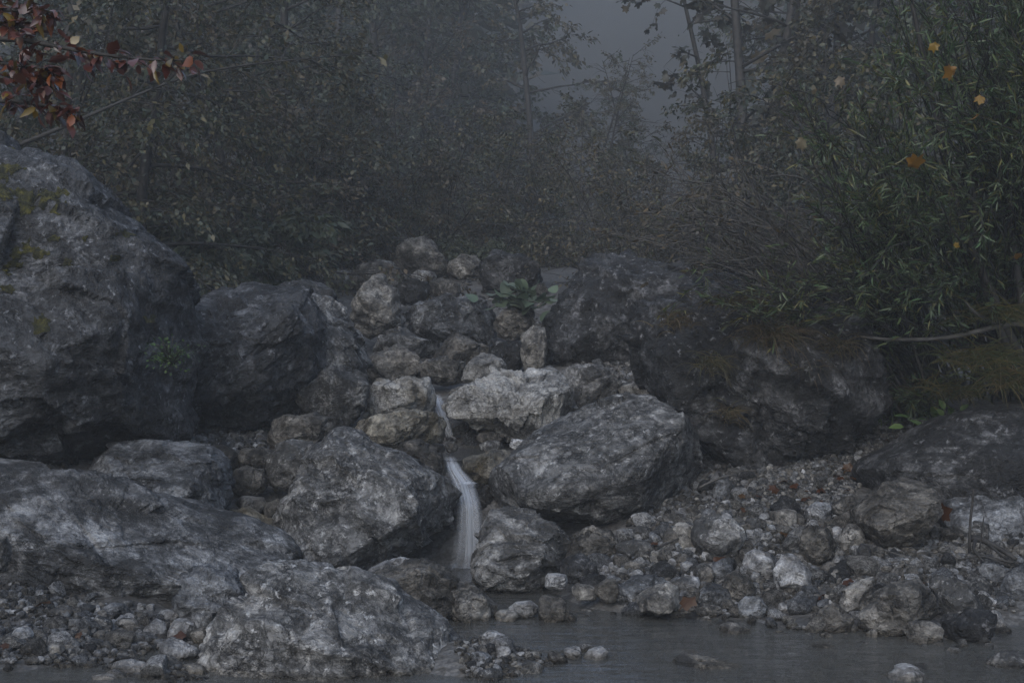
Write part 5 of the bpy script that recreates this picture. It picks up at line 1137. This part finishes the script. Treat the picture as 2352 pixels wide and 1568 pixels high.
one_leaf('pale yellow maple leaf propped at the rim of the whaleback boulder', 2115, 1003, 9.7, .14, 'cream', 90, 'fallen_leaf', 'fallen leaves on the bank')
one_leaf('orange brown leaf hanging down by the blocky boulder', 2160, 1150, 8.75, .16, 'litter', 91, 'fallen_leaf', 'fallen leaves on the bank')
one_leaf('orange leaf stuck under the blue white veined boulder', 1592, 1370, 7.55, .10, 'litter', 92, 'fallen_leaf', 'fallen leaves on the bank')
one_leaf('orange leaf lying on the layered slab', 348, 1212, 8.3, .09, 'litter', 93, 'fallen_leaf', 'fallen leaves on the bank')
one_leaf('yellow leaf in the shallow corner by the pebble shore', 368, 1498, 6.7, .08, 'yellow', 94, 'fallen_leaf', 'fallen leaves on the bank')

# ------------------------------------------------------------------ dead wood
def stick(label, name, paths, mat='bark', cat='branch', k=6):
    mb = MB()
    for pts, r0, r1 in paths:
        q = pxpath(pts, 12); mb.tube(q, np.linspace(r0, r1, 12), k)
    P = np.concatenate(mb.v); o = mb.build(name, M[mat], loc=(P[:, 0].mean(), P[:, 1].mean(), P[:, 2].min())); return tag(o, label, cat)
stick('long pale dead branch lying level under the willow', 'dead_branch', [([(1930, 762, 9.9), (1970, 775, 9.9), (2060, 782, 9.9), (2160, 780, 9.9), (2230, 768, 9.85), (2290, 745, 9.8), (2360, 742, 9.7)], .008, .024), ([(2290, 745, 9.8), (2240, 720, 9.7), (2215, 690, 9.7)], .016, .008)], 'bark_pale')
stick('black upright twig in front of the broad smooth boulder', 'upright_twig', [([(2226, 1270, 8.05), (2228, 1200, 8.05), (2234, 1150, 8.05), (2237, 1122, 8.05)], .009, .006), ([(2236, 1150, 8.05), (2229, 1132, 8.03)], .005, .002), ([(2250, 1260, 8.1), (2256, 1215, 8.1), (2260, 1185, 8.1)], .005, .003)])
stick('driftwood snag with roots wedged before the broad smooth boulder', 'driftwood', [([(2230, 1235, 8.25), (2260, 1240, 8.2), (2300, 1262, 8.15), (2335, 1285, 8.1)], .022, .012), ([(2225, 1265, 8.1), (2270, 1280, 8.1), (2330, 1292, 8.05)], .012, .006), ([(2240, 1240, 8.2), (2235, 1262, 8.1), (2260, 1290, 8.0)], .012, .004), ([(2270, 1250, 8.15), (2310, 1282, 8.0)], .01, .003), ([(2200, 1285, 8.1), (2260, 1275, 8.05), (2320, 1300, 8.0)], .006, .003)])
stick('crooked pale stick in the mouth of the cave', 'stick', [([(1606, 1120, 9.3), (1640, 1102, 9.3), (1670, 1092, 9.3), (1695, 1090, 9.4)], .010, .006)], 'bark_pale')
stick('dark twig lying on the cobbles under the lifted boulder', 'stick', [([(1505, 1262, 8.35), (1530, 1248, 8.4), (1560, 1236, 8.4)], .008, .005)])
stick('thin twig poking out under the blocky boulder', 'stick', [([(2030, 1262, 8.1), (2060, 1272, 8.05), (2090, 1282, 8.0)], .005, .003)], 'bark_pale')
stick('black bare twig tip rising from the nearest water', 'stick', [([(1366, 1600, 6.4), (1368, 1570, 6.4), (1372, 1552, 6.4)], .012, .008)])
rock('dark driftwood stump with torn bark standing in the pool', [(1238, 1430), (1243, 1385), (1256, 1363), (1284, 1370), (1302, 1395), (1322, 1418), (1322, 1438), (1250, 1440)], 7.65, 'brown', (.07, .07), name='driftwood_stump', cat='stump', rough=1.6, strata_dir=(1, .2, -.2))
stick('thin twig curving out of the water beside the driftwood stump', 'stick', [([(1310, 1400, 7.6), (1345, 1408, 7.6), (1364, 1424, 7.6)], .006, .003)])

# ------------------------------------------------------------------ haze
bm = bmesh.new(); bmesh.ops.create_cube(bm, size=1.0)
for v in bm.verts: v.co = ((v.co.x) * 180, 37.5 + v.co.y * 175, 31 + v.co.z * 66)
me = bpy.data.meshes.new('haze'); bm.to_mesh(me); bm.free(); hz = bpy.data.objects.new('haze', me); COL.objects.link(hz); hz['kind'] = 'stuff'
m, t, out, N, L = nodes('haze'); pv = N('ShaderNodeVolumePrincipled'); pv.inputs['Color'].default_value = (.93, .97, 1.0, 1); pv.inputs['Density'].default_value = HAZE_DENSITY; pv.inputs['Anisotropy'].default_value = .1
L(pv.outputs[0], out.inputs['Volume']); me.materials.append(m)
